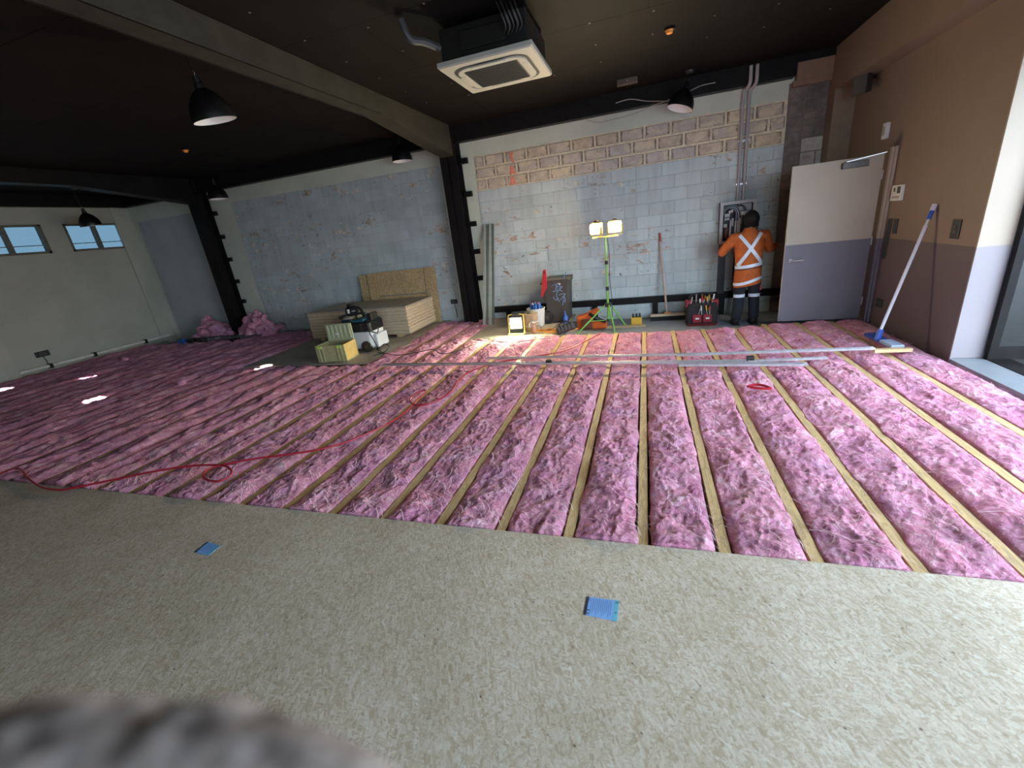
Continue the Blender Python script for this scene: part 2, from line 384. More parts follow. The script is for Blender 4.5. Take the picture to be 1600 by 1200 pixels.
    def build(s, name, mat, parent=None, smooth=False, origin=None, local=False):
        """verts in world coordinates unless local; the object sits at its parent's or its own base"""
        if parent is not None: off = Vector((0, 0, 0)) if local else root_loc(parent)
        elif origin is not None: off = Vector(origin)
        elif local: off = Vector((0, 0, 0))
        else:
            xs = [v.x for v in s.v]; ys = [v.y for v in s.v]; off = Vector(((min(xs) + max(xs)) / 2, (min(ys) + max(ys)) / 2, min(v.z for v in s.v)))
        me = s.mesh(name, off); me.materials.append(mat)
        if smooth:
            me.polygons.foreach_set('use_smooth', [True] * len(me.polygons))
            try: me.set_sharp_from_angle(angle=math.radians(38))
            except Exception: pass
        o = bpy.data.objects.new(name, me); COL.objects.link(o)
        if parent is not None: o.parent = parent
        else: o.location = off
        return o
def root_loc(o):
    v = Vector((0, 0, 0))
    while o is not None: v += o.location; o = o.parent
    return v
def tag(o, label, cat=None, group=None, kind=None):
    o['label'] = label
    if cat: o['category'] = cat
    if group: o['group'] = group
    if kind: o['kind'] = kind
    return o
def thing(name, loc, label, cat, group=None, rz=0.0, kind=None):
    o = bpy.data.objects.new(name, None); COL.objects.link(o); o.location = loc; o.rotation_euler = (0, 0, rz)
    o.empty_display_size = 0.1
    return tag(o, label, cat, group, kind)
def struct(o, label): o['kind'] = 'structure'; o['label'] = label; return o
def smooth_curve(pts, k=6, closed=False):
    P = [Vector(p) for p in pts]; n = len(P); out = []
    for i in range(n if closed else n - 1):
        a = P[(i - 1) % n] if (closed or i > 0) else P[0]; b = P[i]; c = P[(i + 1) % n]; d = P[(i + 2) % n] if (closed or i + 2 < n) else P[-1]
        for j in range(k):
            t = j / k; out.append(0.5 * ((2 * b) + (c - a) * t + (2 * a - 5 * b + 4 * c - d) * t * t + (3 * b - a - 3 * c + d) * t ** 3))
    if not closed: out.append(P[-1])
    return out
_T = np.random.RandomState(3).rand(256, 256)
def vnoise(x, y, seed=0):
    x = np.asarray(x) + seed * 17.31; y = np.asarray(y) + seed * 9.77
    xi = np.floor(x).astype(int); yi = np.floor(y).astype(int); fx = x - xi; fy = y - yi
    fx = fx * fx * (3 - 2 * fx); fy = fy * fy * (3 - 2 * fy)
    a = _T[xi & 255, yi & 255]; b = _T[(xi + 1) & 255, yi & 255]; c = _T[xi & 255, (yi + 1) & 255]; d = _T[(xi + 1) & 255, (yi + 1) & 255]
    return (a * (1 - fx) + b * fx) * (1 - fy) + (c * (1 - fx) + d * fx) * fy
def fbm(x, y, oct=4, seed=0, gain=0.5):
    s = 0; a = 1; t = 0
    for i in range(oct): s = s + a * vnoise(x * 2 ** i, y * 2 ** i, seed + i); t += a; a *= gain
    return s / t
def remesh(o, voxel, smooth_it=4):
    md = o.modifiers.new('remesh', 'REMESH'); md.mode = 'VOXEL'; md.voxel_size = voxel; md.use_smooth_shade = True
    sm = o.modifiers.new('smooth', 'SMOOTH'); sm.factor = 0.5; sm.iterations = smooth_it
    dg = bpy.context.evaluated_depsgraph_get(); dg.update()
    me = bpy.data.meshes.new_from_object(o.evaluated_get(dg)); o.modifiers.clear()
    mat = o.data.materials[0]; o.data = me
    if not me.materials: me.materials.append(mat)
    return o
ORD = ['first', 'second', 'third', 'fourth', 'fifth', 'sixth', 'seventh', 'eighth', 'ninth', 'tenth', 'eleventh', 'twelfth', 'thirteenth', 'fourteenth', 'fifteenth', 'sixteenth', 'seventeenth', 'eighteenth', 'nineteenth', 'twentieth']
ORD += ['twenty-' + o for o in ORD[:9]] + ['thirtieth'] + ['thirty-' + o for o in ORD[:9]] + ['fortieth']

# ================================================================== THE SETTING
# ---- old slab, joists and laid floor sheets
fl = MB().box(XL - 0.2, XR + 0.2, YF - 0.2, YW + 0.1, SLAB - 0.1, SLAB).build('floor', slab_mat, origin=(0, 0, SLAB))
struct(fl, 'blue-grey concrete slab showing along the foot of the back wall')
MB().box(XL, XR - 0.002, YF, EDGE, 0.0, 0.021).build('floor_sheet', strand, fl)
MB().box(-6.45, -3.86, 5.22, YW - 0.03, 0.0, 0.02).build('floor_sheet', greyboard, fl)
MB().box(-2.92, -1.27, 6.46, YW - 0.03, -0.02, 0.0).build('floor_sheet', greyboard, fl)
def bay_end(x):
    if x < -9.0: return 7.2
    if x < -6.45: return 7.75
    if x < -3.86: return 5.2
    if x < -2.95: return 8.02
    if x < -1.25: return 6.44
    if x < 1.4: return 6.46
    return 6.60
NJ = []
k = 6
while JX0 + JS * k > XL + 0.1: NJ.append(k); k -= 1
for k in NJ:
    x = JX0 + JS * k
    y1 = max(bay_end(x - 0.2), bay_end(x + 0.2)) + 0.02
    if -6.45 < x < -3.86: y1 = 5.2 if x > -5.9 else 5.35
    cut = EDGE + (y1 - EDGE) * (0.35 + 0.4 * vnoise(k * 3.3, 0.5))     # joists are lapped from two lengths
    dx = (vnoise(k * 1.7, 4.2) - 0.5) * 0.012
    MB().box(x - JW / 2, x + JW / 2, EDGE - 0.5, cut - 0.002, SLAB, -0.0005).build('joist', timber, fl)
    MB().box(x - JW / 2 + dx, x + JW / 2 + dx, cut + 0.002, y1, SLAB, -0.0015).build('joist', timber, fl)
MB().box(-1.25, 1.40, 6.50, 6.545, SLAB, -0.03).build('joist', timber, fl)

# ---- ceiling
ce = MB().box(XL - 0.2, XR + 0.3, YF - 0.2, YW + 0.2, ZC + 0.012, ZC + 0.15).build('ceiling', black_ceiling, origin=(0, 0, ZC))
struct(ce, 'black painted panel ceiling over the whole room')
panel_me = {}
yy = YF
row = 0
while yy < YW:
    xx = XL - (1.2 if row % 2 else 0)
    while xx < XB:
        a, b_ = max(xx, XL), min(xx + 2.4, XB + 0.25)
        if b_ - a > 0.1:
            MB().box(a + 0.002, b_ - 0.002, yy + 0.002, min(yy + 1.2, YW) - 0.002, ZC, ZC + 0.013).build('ceiling_panel', black_ceiling, ce)
        xx += 2.4
    yy += 1.2; row += 1
sc_m = pm('scuffed_screw_plug', (0.16, 0.13, 0.11), 0.6)
scr = MB()
for i in range(9):
    for j in range(8):
        x, y = -2.9 + i * 0.6, 2.2 + j * 0.6 + (0.1 if i % 2 else 0)
        if rnd.random() < 0.75: scr.lathe([(0.011, ZC - 0.003), (0.011, ZC + 0.001)], 8, Matrix.Translation((x, y, 0)))
o = scr.build('screw_head', sc_m, ce); o['kind'] = 'stuff'

# ---- back wall
bw = MB().box(XL - 0.2, XR + 0.2, YW, YW + 0.2, SLAB, ZC + 0.1).build('wall_back', plaster, origin=(0, YW, 0))
struct(bw, 'pale green plastered back wall framing the blue painted blockwork')
_bm = {}
def block_mesh(L, h, mat, proud, ch):
    key = (round(L, 3), round(h, 3), mat.name, proud, ch)
    if key not in _bm:
        t = MB(); d = proud
        pts0 = [(0, 0, 0), (L, 0, 0), (L, 0, h), (0, 0, h)]
        pts1 = [(0, -d + ch, 0), (L, -d + ch, 0), (L, -d + ch, h), (0, -d + ch, h)]
        pts2 = [(ch, -d, ch), (L - ch, -d, ch), (L - ch, -d, h - ch), (ch, -d, h - ch)]
        t.loft([pts0, pts1, pts2]); me = t.mesh('block'); me.materials.append(mat); _bm[key] = me
    return _bm[key]
def lay_blocks(wall, x0, x1, z0, z1, courses, mat, gap, proud, ch=0.004, shift=0, L=0.4, ymat=None):
    h = (z1 - z0) / courses
    for r in range(courses):
        x = x0 - (L / 2 if (r + shift) % 2 else 0)
        while x < x1 - 0.03:
            a, b_ = max(x, x0), min(x + L, x1)
            if b_ - a > 0.06:
                me = block_mesh(b_ - a - gap, h - gap, mat, proud, ch)
                o = bpy.data.objects.new('block', me); COL.objects.link(o); o.parent = wall
                o.location = Vector((a + gap / 2, YW - 0.004, z0 + r * h + gap / 2)) - root_loc(wall)
            x += L
# right bay
MB().box(-2.93, 2.0, YW - 0.004, YW, SLAB, 2.375).build('mortar_bed', mortar_blue, bw)
MB().box(-2.93, 2.0, YW - 0.004, YW, 2.375, 2.95).build('mortar_bed', mortar_cream, bw)
MB().box(2.0, XB, YW - 0.004, YW, SLAB, 3.14).build('mortar_bed', mortar_grey, bw)
lay_blocks(bw, -2.93, 2.0, SLAB, 2.375, 13, block_blue, 0.007, 0.007, 0.005)
lay_blocks(bw, -2.93, 2.0, 2.375, 2.945, 3, block_beige, 0.036, 0.010, 0.007, shift=1, L=0.392)
lay_blocks(bw, 2.0, 2.22, SLAB, 3.08, 17, block_grey, 0.012, 0.008, L=0.4)
lay_blocks(bw, 2.22, XB, 1.10, 2.41, 7, block_white, 0.012, 0.008, L=0.4)
lay_blocks(bw, 2.22, XB, 2.41, 3.08, 4, block_grey, 0.012, 0.008, L=0.3, shift=1)
lay_blocks(bw, 2.22, XB, SLAB, 1.10, 6, block_grey, 0.012, 0.008, L=0.3, shift=1)
# left bay, a wall length of its own between the two columns
bw2 = MB().box(-8.72, -3.62, YW - 0.004, YW + 0.01, SLAB, 2.91).build('wall_back_left', mortar_blue, origin=(-6, YW, 0))
struct(bw2, 'chipped blue-grey painted blockwork between the two black columns')
lay_blocks(bw2, -8.72, -3.62, SLAB + 0.01, 2.905, 15, block_bluegrey, 0.006, 0.007, 0.005)
# plain rendered bay left of the far column
MB().box(XL + 0.25, -9.75, YW - 0.03, YW, SLAB, 2.85).build('render_panel', plaster_blue, bw)
# black fascia along the top of the back wall
fa = MB().box(XL, 2.03, YW - 0.16, YW + 0.02, ZW - 0.005, ZC).build('trim_1', black_steel)
struct(fa, 'black fascia board along the top of the back wall')
st = MB().box(2.06, XB + 0.02, YW - 0.10, YW + 0.02, 3.15, 3.36).build('trim_2', stub_paint)
struct(st, 'pinkish brown boxed lintel end at the top right corner of the back wall')
MB().box(2.03, XB, YW - 0.08, YW, 3.08, 3.15).build('ledge', stub_paint, st)
MB().box(2.03, XB, YW - 0.12, YW + 0.02, 3.36, ZC).build('black_board', black_steel, st)
# black rail low on the back wall with stub posts
rl = thing('trim_3', (0, YW, SLAB), 'black steel rail running low along the foot of the back wall', None, kind='structure')
MB().box(-2.9, 2.45, YW - 0.09, YW - 0.015, 0.13, 0.24).build('rail', black_steel, rl)
for x in (-2.6, -0.9, 0.17, 1.25, 2.2):
    MB().box(x - 0.045, x + 0.045, YW - 0.075, YW - 0.018, SLAB, 0.13).build('post', black_steel, rl)

# ---- left wall with two high windows
WY = [(4.95, 6.32), (6.70, 7.83)]; WZ = (2.30, 2.87)
lw = MB()
segs = [(YF, WY[0][0]), (WY[0][1], WY[1][0]), (WY[1][1], YW)]
for a, b_ in segs: lw.box(XL - 0.2, XL, a, b_, SLAB, ZC)
for a, b_ in WY: lw.box(XL - 0.2, XL, a, b_, SLAB, WZ[0]); lw.box(XL - 0.2, XL, a, b_, WZ[1], ZC)
lwo = lw.build('wall_left', plaster_left, origin=(XL, 0, 0)); struct(lwo, 'grey-green rendered left wall with two high windows')
MB().box(XL, XL + 0.18, 4.30, 4.86, SLAB, ZC).build('pilaster', plaster_left, lwo)
MB().box(XL, XL + 0.03, 7.72, YW, SLAB, ZC).build('pilaster', plaster_left, lwo)
for zz in (1.93, 1.72, 1.50, 1.1):
    MB().box(XL, XL + 0.004, 4.86, 7.72, zz, zz + 0.006).build('joint_line', plaster_left, lwo)
MB().box(XL, XL + 0.12, YF, YW, ZW, ZC).build('black_fascia', black_steel, lwo)
blue_pane = pane('blue_film_pane', (0.15, 0.19, 0.21), 0.04)
frame_g = pm('weathered_window_frame', (0.16, 0.145, 0.11), 0.7, var=0.25, scale=20)
for i, (a, b_) in enumerate(WY):
    wn = thing('window_%d' % (i + 1), (XL, (a + b_) / 2, WZ[0]), ['high two-pane window with blue panes at the left edge of the photo', 'high two-pane window with blue panes nearer the far corner'][i], None, kind='structure')
    mid = a + (b_ - a) * (0.5 if i else 0.56)
    f = MB()
    for (p, q, r, s_) in ((a, b_, WZ[0], WZ[0] + 0.045), (a, b_, WZ[1] - 0.035, WZ[1]), (a, a + 0.04, WZ[0], WZ[1]), (b_ - 0.05, b_, WZ[0], WZ[1])):
        f.box(XL - 0.10, XL + 0.012, p, q, r, s_)
    f.build('window_frame', frame_g, wn)
    MB().box(XL - 0.09, XL + 0.014, mid - 0.03, mid + 0.03, WZ[0] + 0.045, WZ[1] - 0.035).build('mullion', frame_g, wn)
    for (p, q) in ((a + 0.04, mid - 0.03), (mid + 0.03, b_ - 0.05)):
        MB().box(XL - 0.06, XL - 0.054, p, q, WZ[0] + 0.045, WZ[1] - 0.035).build('pane', blue_pane, wn)
        MB().box(XL - 0.05, XL - 0.035, p, q, WZ[0] + 0.16, WZ[0] + 0.175).build('glazing_bar', frame_g, wn)
bb = thing('baseboard_left', (XL, 6, 0), 'pale grey pipe run along the foot of the left wall', None, kind='structure')
MB().tube([(XL + 0.06, 4.0, 0.10), (XL + 0.06, 6.2, 0.10)], 0.035, 8).build('pipe', pm('pale_grey_pipe', (0.75, 0.73, 0.66), 0.5), bb, True)
MB().tube([(XL + 0.06, 6.22, 0.10), (XL + 0.06, 8.0, 0.10)], 0.035, 8).build('pipe', MATS['pale_grey_pipe'], bb, True)
for y in (5.4, 6.2, 7.3): MB().box(XL, XL + 0.1, y - 0.03, y + 0.03, 0.05, 0.145).build('clip', black_pl, bb)

# ---- right wall, bulkhead, opening and the folded glass doors
rw = MB()
rw.box(XR, XR + 0.2, OPEN_Y1, 7.85, SLAB, 2.93)
rw.box(XB, XR + 0.2, 7.85, YW + 0.1, SLAB, 2.93)
rw.box(XR, XR + 0.2, YF - 0.2, OPEN_Y0, SLAB, 2.93)
rw.box(XR, XR + 0.2, OPEN_Y0, OPEN_Y1, OPEN_Z, 2.93)
rw.box(XB, XR + 0.2, YF - 0.2, YW + 0.1, 2.93, ZC + 0.05)
rwo = rw.build('wall_right', wall_brown, origin=(XR, 5, 0)); struct(rwo, 'brown right wall with a mauve lower half and a shallow bulkhead')
MB().box(XB - 0.003, XR - 0.001, 7.846, 7.851, 0.0, 2.925).build('nib_face', tan_paint, rwo)
# reveal at the opening
rv = MB().box(XR + 0.004, XR + 0.235, OPEN_Y1 - 0.012, OPEN_Y1 + 0.01, 0.03, OPEN_Z).build('trim_4', daylit_reveal)
struct(rv, 'reveal with daylight painted into its cream and lilac, beside the dark glass door')
MB().box(XR - 0.006, XR + 0.008, OPEN_Y1 - 0.02, OPEN_Y1 - 0.004, 0.0, OPEN_Z).build('corner_bead', daylit_reveal, rv)
sill_m = pm('pale_blue_grey_sill', (0.20, 0.22, 0.25), 0.45, var=0.06, world=True)
sl = MB().cbox(XR - 0.01, XR + 0.30, OPEN_Y0, OPEN_Y1 - 0.012, -0.02, 0.028, 0.004).build('trim_5', sill_m)
struct(sl, 'pale blue-grey door sill along the opening on the right')
dark_glass = pane('smoky_door_glass', (0.30, 0.32, 0.33), 0.07)
dd = thing('door_1', (XR + 0.3, 4.6, 0.03), 'dark folded glass doors at the right edge of the photo', None, kind='structure')
def leaf(y, x0, x1, z0=0.03, z1=OPEN_Z - 0.02, t=0.05, st_=0.06):
    f = MB()
    f.box(x0, x0 + st_, y, y + t, z0, z1); f.box(x1 - st_, x1, y, y + t, z0, z1)
    f.box(x0 + st_, x1 - st_, y, y + t, z0, z0 + 0.11); f.box(x0 + st_, x1 - st_, y, y + t, z1 - 0.07, z1)
    fo = f.build('leaf_frame', black_steel, dd)
    MB().box(x0 + st_, x1 - st_, y + 0.02, y + 0.026, z0 + 0.11, z1 - 0.07).build('glass_pane', dark_glass, fo)
    return fo
leaf(4.77, XR + 0.235, XR + 0.62); leaf(4.70, XR + 0.62, XR + 1.35, st_=0.09); leaf(4.62, XR + 0.70, XR + 1.40)
lf = leaf(4.54, XR + 0.74, XR + 1.44)
MB().cbox(XR + 0.615, XR + 0.635, 4.64, 4.70, 0.86, 1.10, 0.004).build('pull_handle', alu, dd)
MB().box(XR + 0.235, XR + 0.40, OPEN_Y0, 4.83, 0.0, 0.034).build('floor_track', black_steel, dd)
MB().box(XR + 0.235, XR + 0.40, OPEN_Y0, 4.83, OPEN_Z - 0.02, OPEN_Z + 0.05).build('head_track', black_steel, dd)
# outside
ou = MB().box(XR + 0.2, 30, -25, 4.9, SLAB - 0.1, SLAB + 0.03).build('ground', pm('outdoor_paving', (0.36, 0.36, 0.36), 0.8, world=True), origin=(10, 0, SLAB))
struct(ou, 'grey paving outside the opening on the right')
ow = MB().box(XR + 0.2, 5.5, 4.98, 5.2, SLAB, 4.0).build('wall_outside', pm('dark_outside_cladding', (0.012, 0.012, 0.013), 0.7, world=True))
struct(ow, 'dark outside wall seen through the folded glass doors')
og = MB().box(-14, XR + 0.2, -25, YF - 0.2, SLAB - 0.1, SLAB + 0.03).build('ground_front', MATS['outdoor_paving'], origin=(0, -10, SLAB))
struct(og, 'grey paving in front of the building')
# wall behind the photographer with a shop window
fw = MB()
fw.box(XL - 0.2, 0.2, YF - 0.2, YF, SLAB, ZC); fw.box(2.4, XR, YF - 0.2, YF, SLAB, ZC)
fw.box(0.2, 2.4, YF - 0.2, YF, SLAB, 0.2); fw.box(0.2, 2.4, YF - 0.2, YF, 2.5, ZC)
struct(fw.build('wall_front', plaster_left, origin=(-4, YF, 0)), 'rendered wall behind the photographer with a wide shop window')

# ---- steel portal columns and rafters
def portal_frame(name, x, label, tabs_r, tabs_l, base):
    c = thing(name, (x, YW - 0.2, base), label, 'column', kind='structure')
    hw, t = 0.15, 0.012
    col = MB()
    y0, y1 = YW - 0.30, YW - 0.02
    col.box(x - hw, x + hw, y0, y0 + t, base, ZC); col.box(x - hw, x + hw, y1 - t, y1, base, ZC); col.box(x - 0.006, x + 0.006, y0, y1, base, ZC)
    col.build('column_post', black_steel, c)
    for z in tabs_r: MB().box(x + hw - 0.01, x + hw + 0.13, YW - 0.09, YW - 0.02, z - 0.045, z + 0.045).build('tab', black_steel, c)
    for z in tabs_l: MB().box(x - hw - 0.13, x - hw + 0.01, YW - 0.09, YW - 0.02, z - 0.045, z + 0.045).build('tab', black_steel, c)
    zb = 3.22; bx = 0.12
    r = MB()
    r.box(x - bx, x + bx, YF, y0 + 0.1, zb, zb + 0.014); r.box(x - bx, x + bx, YF, y0 + 0.1, ZC - 0.02, ZC - 0.004); r.box(x + bx - 0.02, x + bx - 0.008, YF, y0 + 0.1, zb, ZC); r.box(x - bx + 0.008, x - bx + 0.02, YF, y0 + 0.1, zb, ZC)
    r.build('rafter', grey_steel if x > -5 else black_steel, c)
    # haunch deepening towards the column
    hn = MB(); yh = 5.62
    hn.prism([(x - bx, yh, zb), (x - bx, y0 + 0.02, zb), (x - bx, y0 + 0.02, 2.97), ], (2 * bx, 0, 0))
    hn.build('haunch', grey_steel if x > -5 else black_steel, c)
    return c
portal_frame('column', -3.31, 'black steel portal column and rafter in the middle of the back wall', [2.90, 2.35, 1.83, 1.33, 0.83], [], -0.1)
portal_frame('column', -9.45, 'black steel portal column and rafter nearer the left wall', [2.75, 2.25, 1.75, 1.25, 0.78, 0.3], [0.98], -0.1)

# ---- door standing open by the right wall
A, B = Vector((1.776, 6.70, 0)), Vector((2.70, 6.655, 0))
dr = thing('door_2', (B.x, B.y, 0.0), 'open flush door painted beige above and mauve-grey below', None, kind='structure', rz=math.atan2(B.y - A.y, B.x - A.x))
Wd = (B - A).length
MB().cbox(-Wd, 0, -0.02, 0.02, 0.012, 1.975, 0.003).build('door_leaf', door_paint, dr, local=True)
MB().box(-Wd - 0.002, -Wd + 0.006, -0.018, 0.018, 0.012, 1.975).build('edge_strip', pm('pale_door_edge', (0.55, 0.5, 0.44), 0.5), dr, local=True)
hd = MB().cbox(-Wd + 0.055, -Wd + 0.095, -0.03, -0.019, 0.81, 0.85, 0.004).build('rose_plate', alu, dr, local=True)
MB().tube(smooth_curve([(-Wd + 0.075, -0.02, 0.83), (-Wd + 0.075, -0.06, 0.83), (-Wd + 0.10, -0.068, 0.83), (-Wd + 0.21, -0.068, 0.828)]), 0.015, 8).build('lever_handle', alu, hd, True, local=True)
cl = MB().cbox(-0.42, -0.16, -0.075, -0.019, 1.865, 1.935, 0.006).build('door_closer', pm('closer_grey', (0.10, 0.09, 0.085), 0.4, 0.3), dr, local=True)
MB().bar((-0.38, -0.05, 1.94), (-0.02, -0.12, 1.985), 0.02, 0.008).build('closer_arm', alu, cl, local=True)
for z in (0.25, 1.0, 1.75): MB().tube([(0.004, -0.024, z - 0.05), (0.004, -0.024, z + 0.05)], 0.008, 6).build('hinge', alu, dr, True, local=True)
jb = MB().box(2.705, XR, 6.50, 6.545, 0.0, 2.03).box(2.725, XR, 6.47, 6.50, 0.0, 2.03).build('trim_6', door_paint)
struct(jb, 'slim painted door jamb on the right wall beside the open door')

# ================================================================== PINK INSULATION
def grid_object(name, X, Y, Z, mat, parent=None, loc=None):
    ny, nx = X.shape
    loc = np.array(loc if loc is not None else (X.mean(), Y.min(), 0.0))
    co = np.stack([X - loc[0], Y - loc[1], Z - loc[2]], -1).reshape(-1, 3).astype(np.float32)
    i = np.arange(ny - 1)[:, None] * nx + np.arange(nx - 1)[None, :]
    q = np.stack([i, i + 1, i + 1 + nx, i + nx], -1).reshape(-1, 4)
    me = bpy.data.meshes.new(name); me.vertices.add(len(co)); me.vertices.foreach_set('co', co.ravel())
    me.loops.add(q.size); me.loops.foreach_set('vertex_index', q.ravel().astype(np.int32))
    me.polygons.add(len(q)); me.polygons.foreach_set('loop_start', np.arange(0, q.size, 4, dtype=np.int32))
    try: me.polygons.foreach_set('loop_total', np.full(len(q), 4, dtype=np.int32))
    except Exception: pass
    me.polygons.foreach_set('use_smooth', np.ones(len(q), dtype=bool)); me.update(calc_edges=True); me.validate()
    me.materials.append(mat); o = bpy.data.objects.new(name, me); COL.objects.link(o); o.location = Vector(loc)
    return o
def wool_height(X, Y, U, W, lift, seed):
    wx = X + 0.10 * (fbm(X * 4, Y * 4, 3, 31) - 0.5); wy = Y + 0.14 * (fbm(X * 4, Y * 4, 3, 47) - 0.5)
    e = np.minimum(U, 1 - U) * W
    rise = 1 - np.exp(-e / 0.035)
    n1 = fbm(wx * 2.6, wy * 1.8, 3, 5) - 0.5
    r1 = 1 - np.abs(2 * fbm(wx * 7.0, wy * 5.2, 4, 11) - 1)
    t1 = fbm(wx * 9, wy * 7, 4, 17, 0.6) - 0.5
    r2 = 1 - np.abs(2 * fbm(wx * 21, wy * 17, 3, 61) - 1)
    r3 = 1 - np.abs(2 * fbm(wx * 44, wy * 38, 2, 81) - 1)
    z = rise * (lift + 0.055 * n1 + 0.020 * (r1 ** 3 - 0.4) + 0.036 * t1 + 0.012 * (r2 ** 2 - 0.45) + 0.009 * (r3 - 0.6))
    return z
edges = sorted([JX0 + JS * k for k in NJ] + [XL + 0.14, XR - 0.02])
strips = [(a, b) for a, b in zip(edges[:-1], edges[1:])][::-1]
si = 0
for i, (a, b_) in enumerate(strips):
    xm = (a + b_) / 2
    if xm > XR - 0.25: xa, xb = a + 0.028, XR - 0.03
    else: xa, xb = a + JW / 2 + 0.003, b_ - JW / 2 - 0.003
    y0, y1 = EDGE + 0.004, bay_end(xm)
    near = xm > -4.6
    nx = 42 if near else 22
    dy = 0.0092 if near else 0.02
    ny = int((y1 - y0) / dy)
    u = np.linspace(0, 1, nx)[None, :] * np.ones((ny, 1)); y = np.linspace(y0, y1, ny)[:, None] * np.ones((1, nx))
    # ragged edges wander over the joists here and there
    wl = 0.085 * (fbm(y * 3.1, y * 0 + i * 2.3, 5, 3, 0.65) - 0.56); wr = 0.085 * (fbm(y * 3.3, y * 0 + i * 1.9 + 50, 5, 9, 0.65) - 0.56)
    far = np.clip((-xm - 3.0) / 5.0, 0, 1)
    wl = wl + 0.016 * far; wr = wr + 0.016 * far
    X = xa + (xb - xa) * u - np.maximum(wl, -0.009) * (1 - u) ** 3 + np.maximum(wr, -0.009) * u ** 3
    Z = wool_height(X, y, u, xb - xa, 0.020 + 0.024 * far, i)
    Z = np.maximum(Z, -0.035) + 0.004 * (u * (1 - u) < 0.02)
    # soft ends
    ends = np.clip((y1 - y) / 0.08, 0, 1) ** 0.5
    Z = Z * ends - 0.06 * (1 - ends)
    Z[:, 0] = -0.06; Z[:, -1] = -0.06
    Z[0, :] = -0.05; Z[-1, :] = -0.10
    lab = ['pink glass-wool insulation strip against the right wall and door sill'] if i == 0 else ['pink glass-wool insulation strip, %s between joists counting from the right wall' % ORD[i]]
    o = grid_object('insulation_batt', X, y, Z, pink)
    tag(o, lab[0], 'insulation', 'pink insulation strips between the joists')
    if xm > -5.5:
        wm = MB(); n = 420 if near else 90
        rr = random.Random(100 + i)
        for q in range(n):
            px = xa + 0.004 + (xb - xa - 0.008) * rr.random(); py = y0 + 0.1 + (y1 - y0 - 0.4) * rr.random() ** 1.5
            ang = rr.uniform(-0.9, 0.9) + (math.pi / 2 if rr.random() < 0.25 else 0); L = rr.uniform(0.06, 0.26); cur = rr.uniform(-1.6, 1.6); wdt = rr.uniform(0.0006, 0.0017)
            L_, R_ = [], []
            cx, cy = px, py
            for j in range(6):
                if not (xa - 0.025 < cx < xb + 0.025): break
                a_ = ang + cur * j / 5; iy = min(ny - 1, max(0, int((cy - y0) / (y1 - y0) * (ny - 1)))); ix = min(nx - 1, max(0, int((cx - xa) / (xb - xa) * (nx - 1))))
                z = max(Z[iy, ix], 0.0 if (cx < xa + 0.01 or cx > xb - 0.01) else -0.02) + 0.003 + 0.006 * math.sin(math.pi * j / 5)
                nxv, nyv = -math.sin(a_), math.cos(a_); tw = wdt * math.sin(math.pi * (j + 0.6) / 6.2)
                L_.append((cx + nxv * tw, cy + nyv * tw, z)); R_.append((cx - nxv * tw, cy - nyv * tw, z + 0.001))
                cx += math.cos(a_) * L / 5; cy += math.sin(a_) * L / 5
            if len(L_) > 2:
                m_ = len(L_); wm._add(L_ + R_, [(t, t + 1, m_ + t + 1, m_ + t) for t in range(m_ - 1)])
        fo = wm.build('loose_fibre', pm('pale_pink_fibre', (0.86, 0.62, 0.68), 0.9), o); fo['kind'] = 'stuff'

def roughen(o, f, amt, seed=0):
    me = o.data; n = len(me.vertices); co = np.empty(n * 3); me.vertices.foreach_get('co', co); co = co.reshape(-1, 3)
    no = np.empty(n * 3); me.vertices.foreach_get('normal', no); no = no.reshape(-1, 3)
    nz = fbm(co[:, 0] * f + co[:, 2] * f * 0.65, co[:, 1] * f + co[:, 2] * f * 0.55, 4, seed) - 0.5
    me.vertices.foreach_set('co', (co + no * (amt * nz)[:, None]).ravel()); me.update()
# crumpled heaps of spare insulation by the far column
def heap(name, c, r, n, seed, label):
    rr = random.Random(seed); m = MB()
    for q in range(n):
        a = rr.uniform(0, 6.28); d = rr.random() ** 0.6
        p0 = Vector(c) + Vector((math.cos(a) * r[0] * d * 0.7, math.sin(a) * r[1] * d * 0.6, r[2] * (1 - d) * 0.8 + 0.08))
        dr_ = Vector((rr.uniform(-1, 1), rr.uniform(-.6, .6), rr.uniform(-.6, .6))).normalized()
        pts = [p0 + dr_ * (t - 1.5) * 0.14 + Vector((rr.uniform(-.05, .05), rr.uniform(-.05, .05), rr.uniform(-.05, .05))) for t in range(4)]
        for p in pts: p.z = max(p.z, 0.05)
        m.tube(smooth_curve(pts, 4), rr.uniform(0.045, 0.085), 8, ell=None)
    m.ball((c[0], c[1], 0.08), (r[0] * 0.8, r[1] * 0.7, r[2] * 0.75), 14, 8)
    o = m.build(name, pink, origin=(c[0], c[1], 0)); remesh(o, 0.020, 1)
    roughen(o, 9, 0.07, seed)
    return tag(o, label, 'insulation', 'crumpled heaps of spare insulation')
heap('insulation_heap', (-9.98, 7.64, 0.02), (0.52, 0.30, 0.52), 17, 5, 'crumpled orange-pink insulation heap on the left side of the far black column')
heap('insulation_heap', (-8.55, 7.60, 0.02), (0.62, 0.32, 0.52), 22, 8, 'crumpled pink insulation heap on the right side of the far black column')
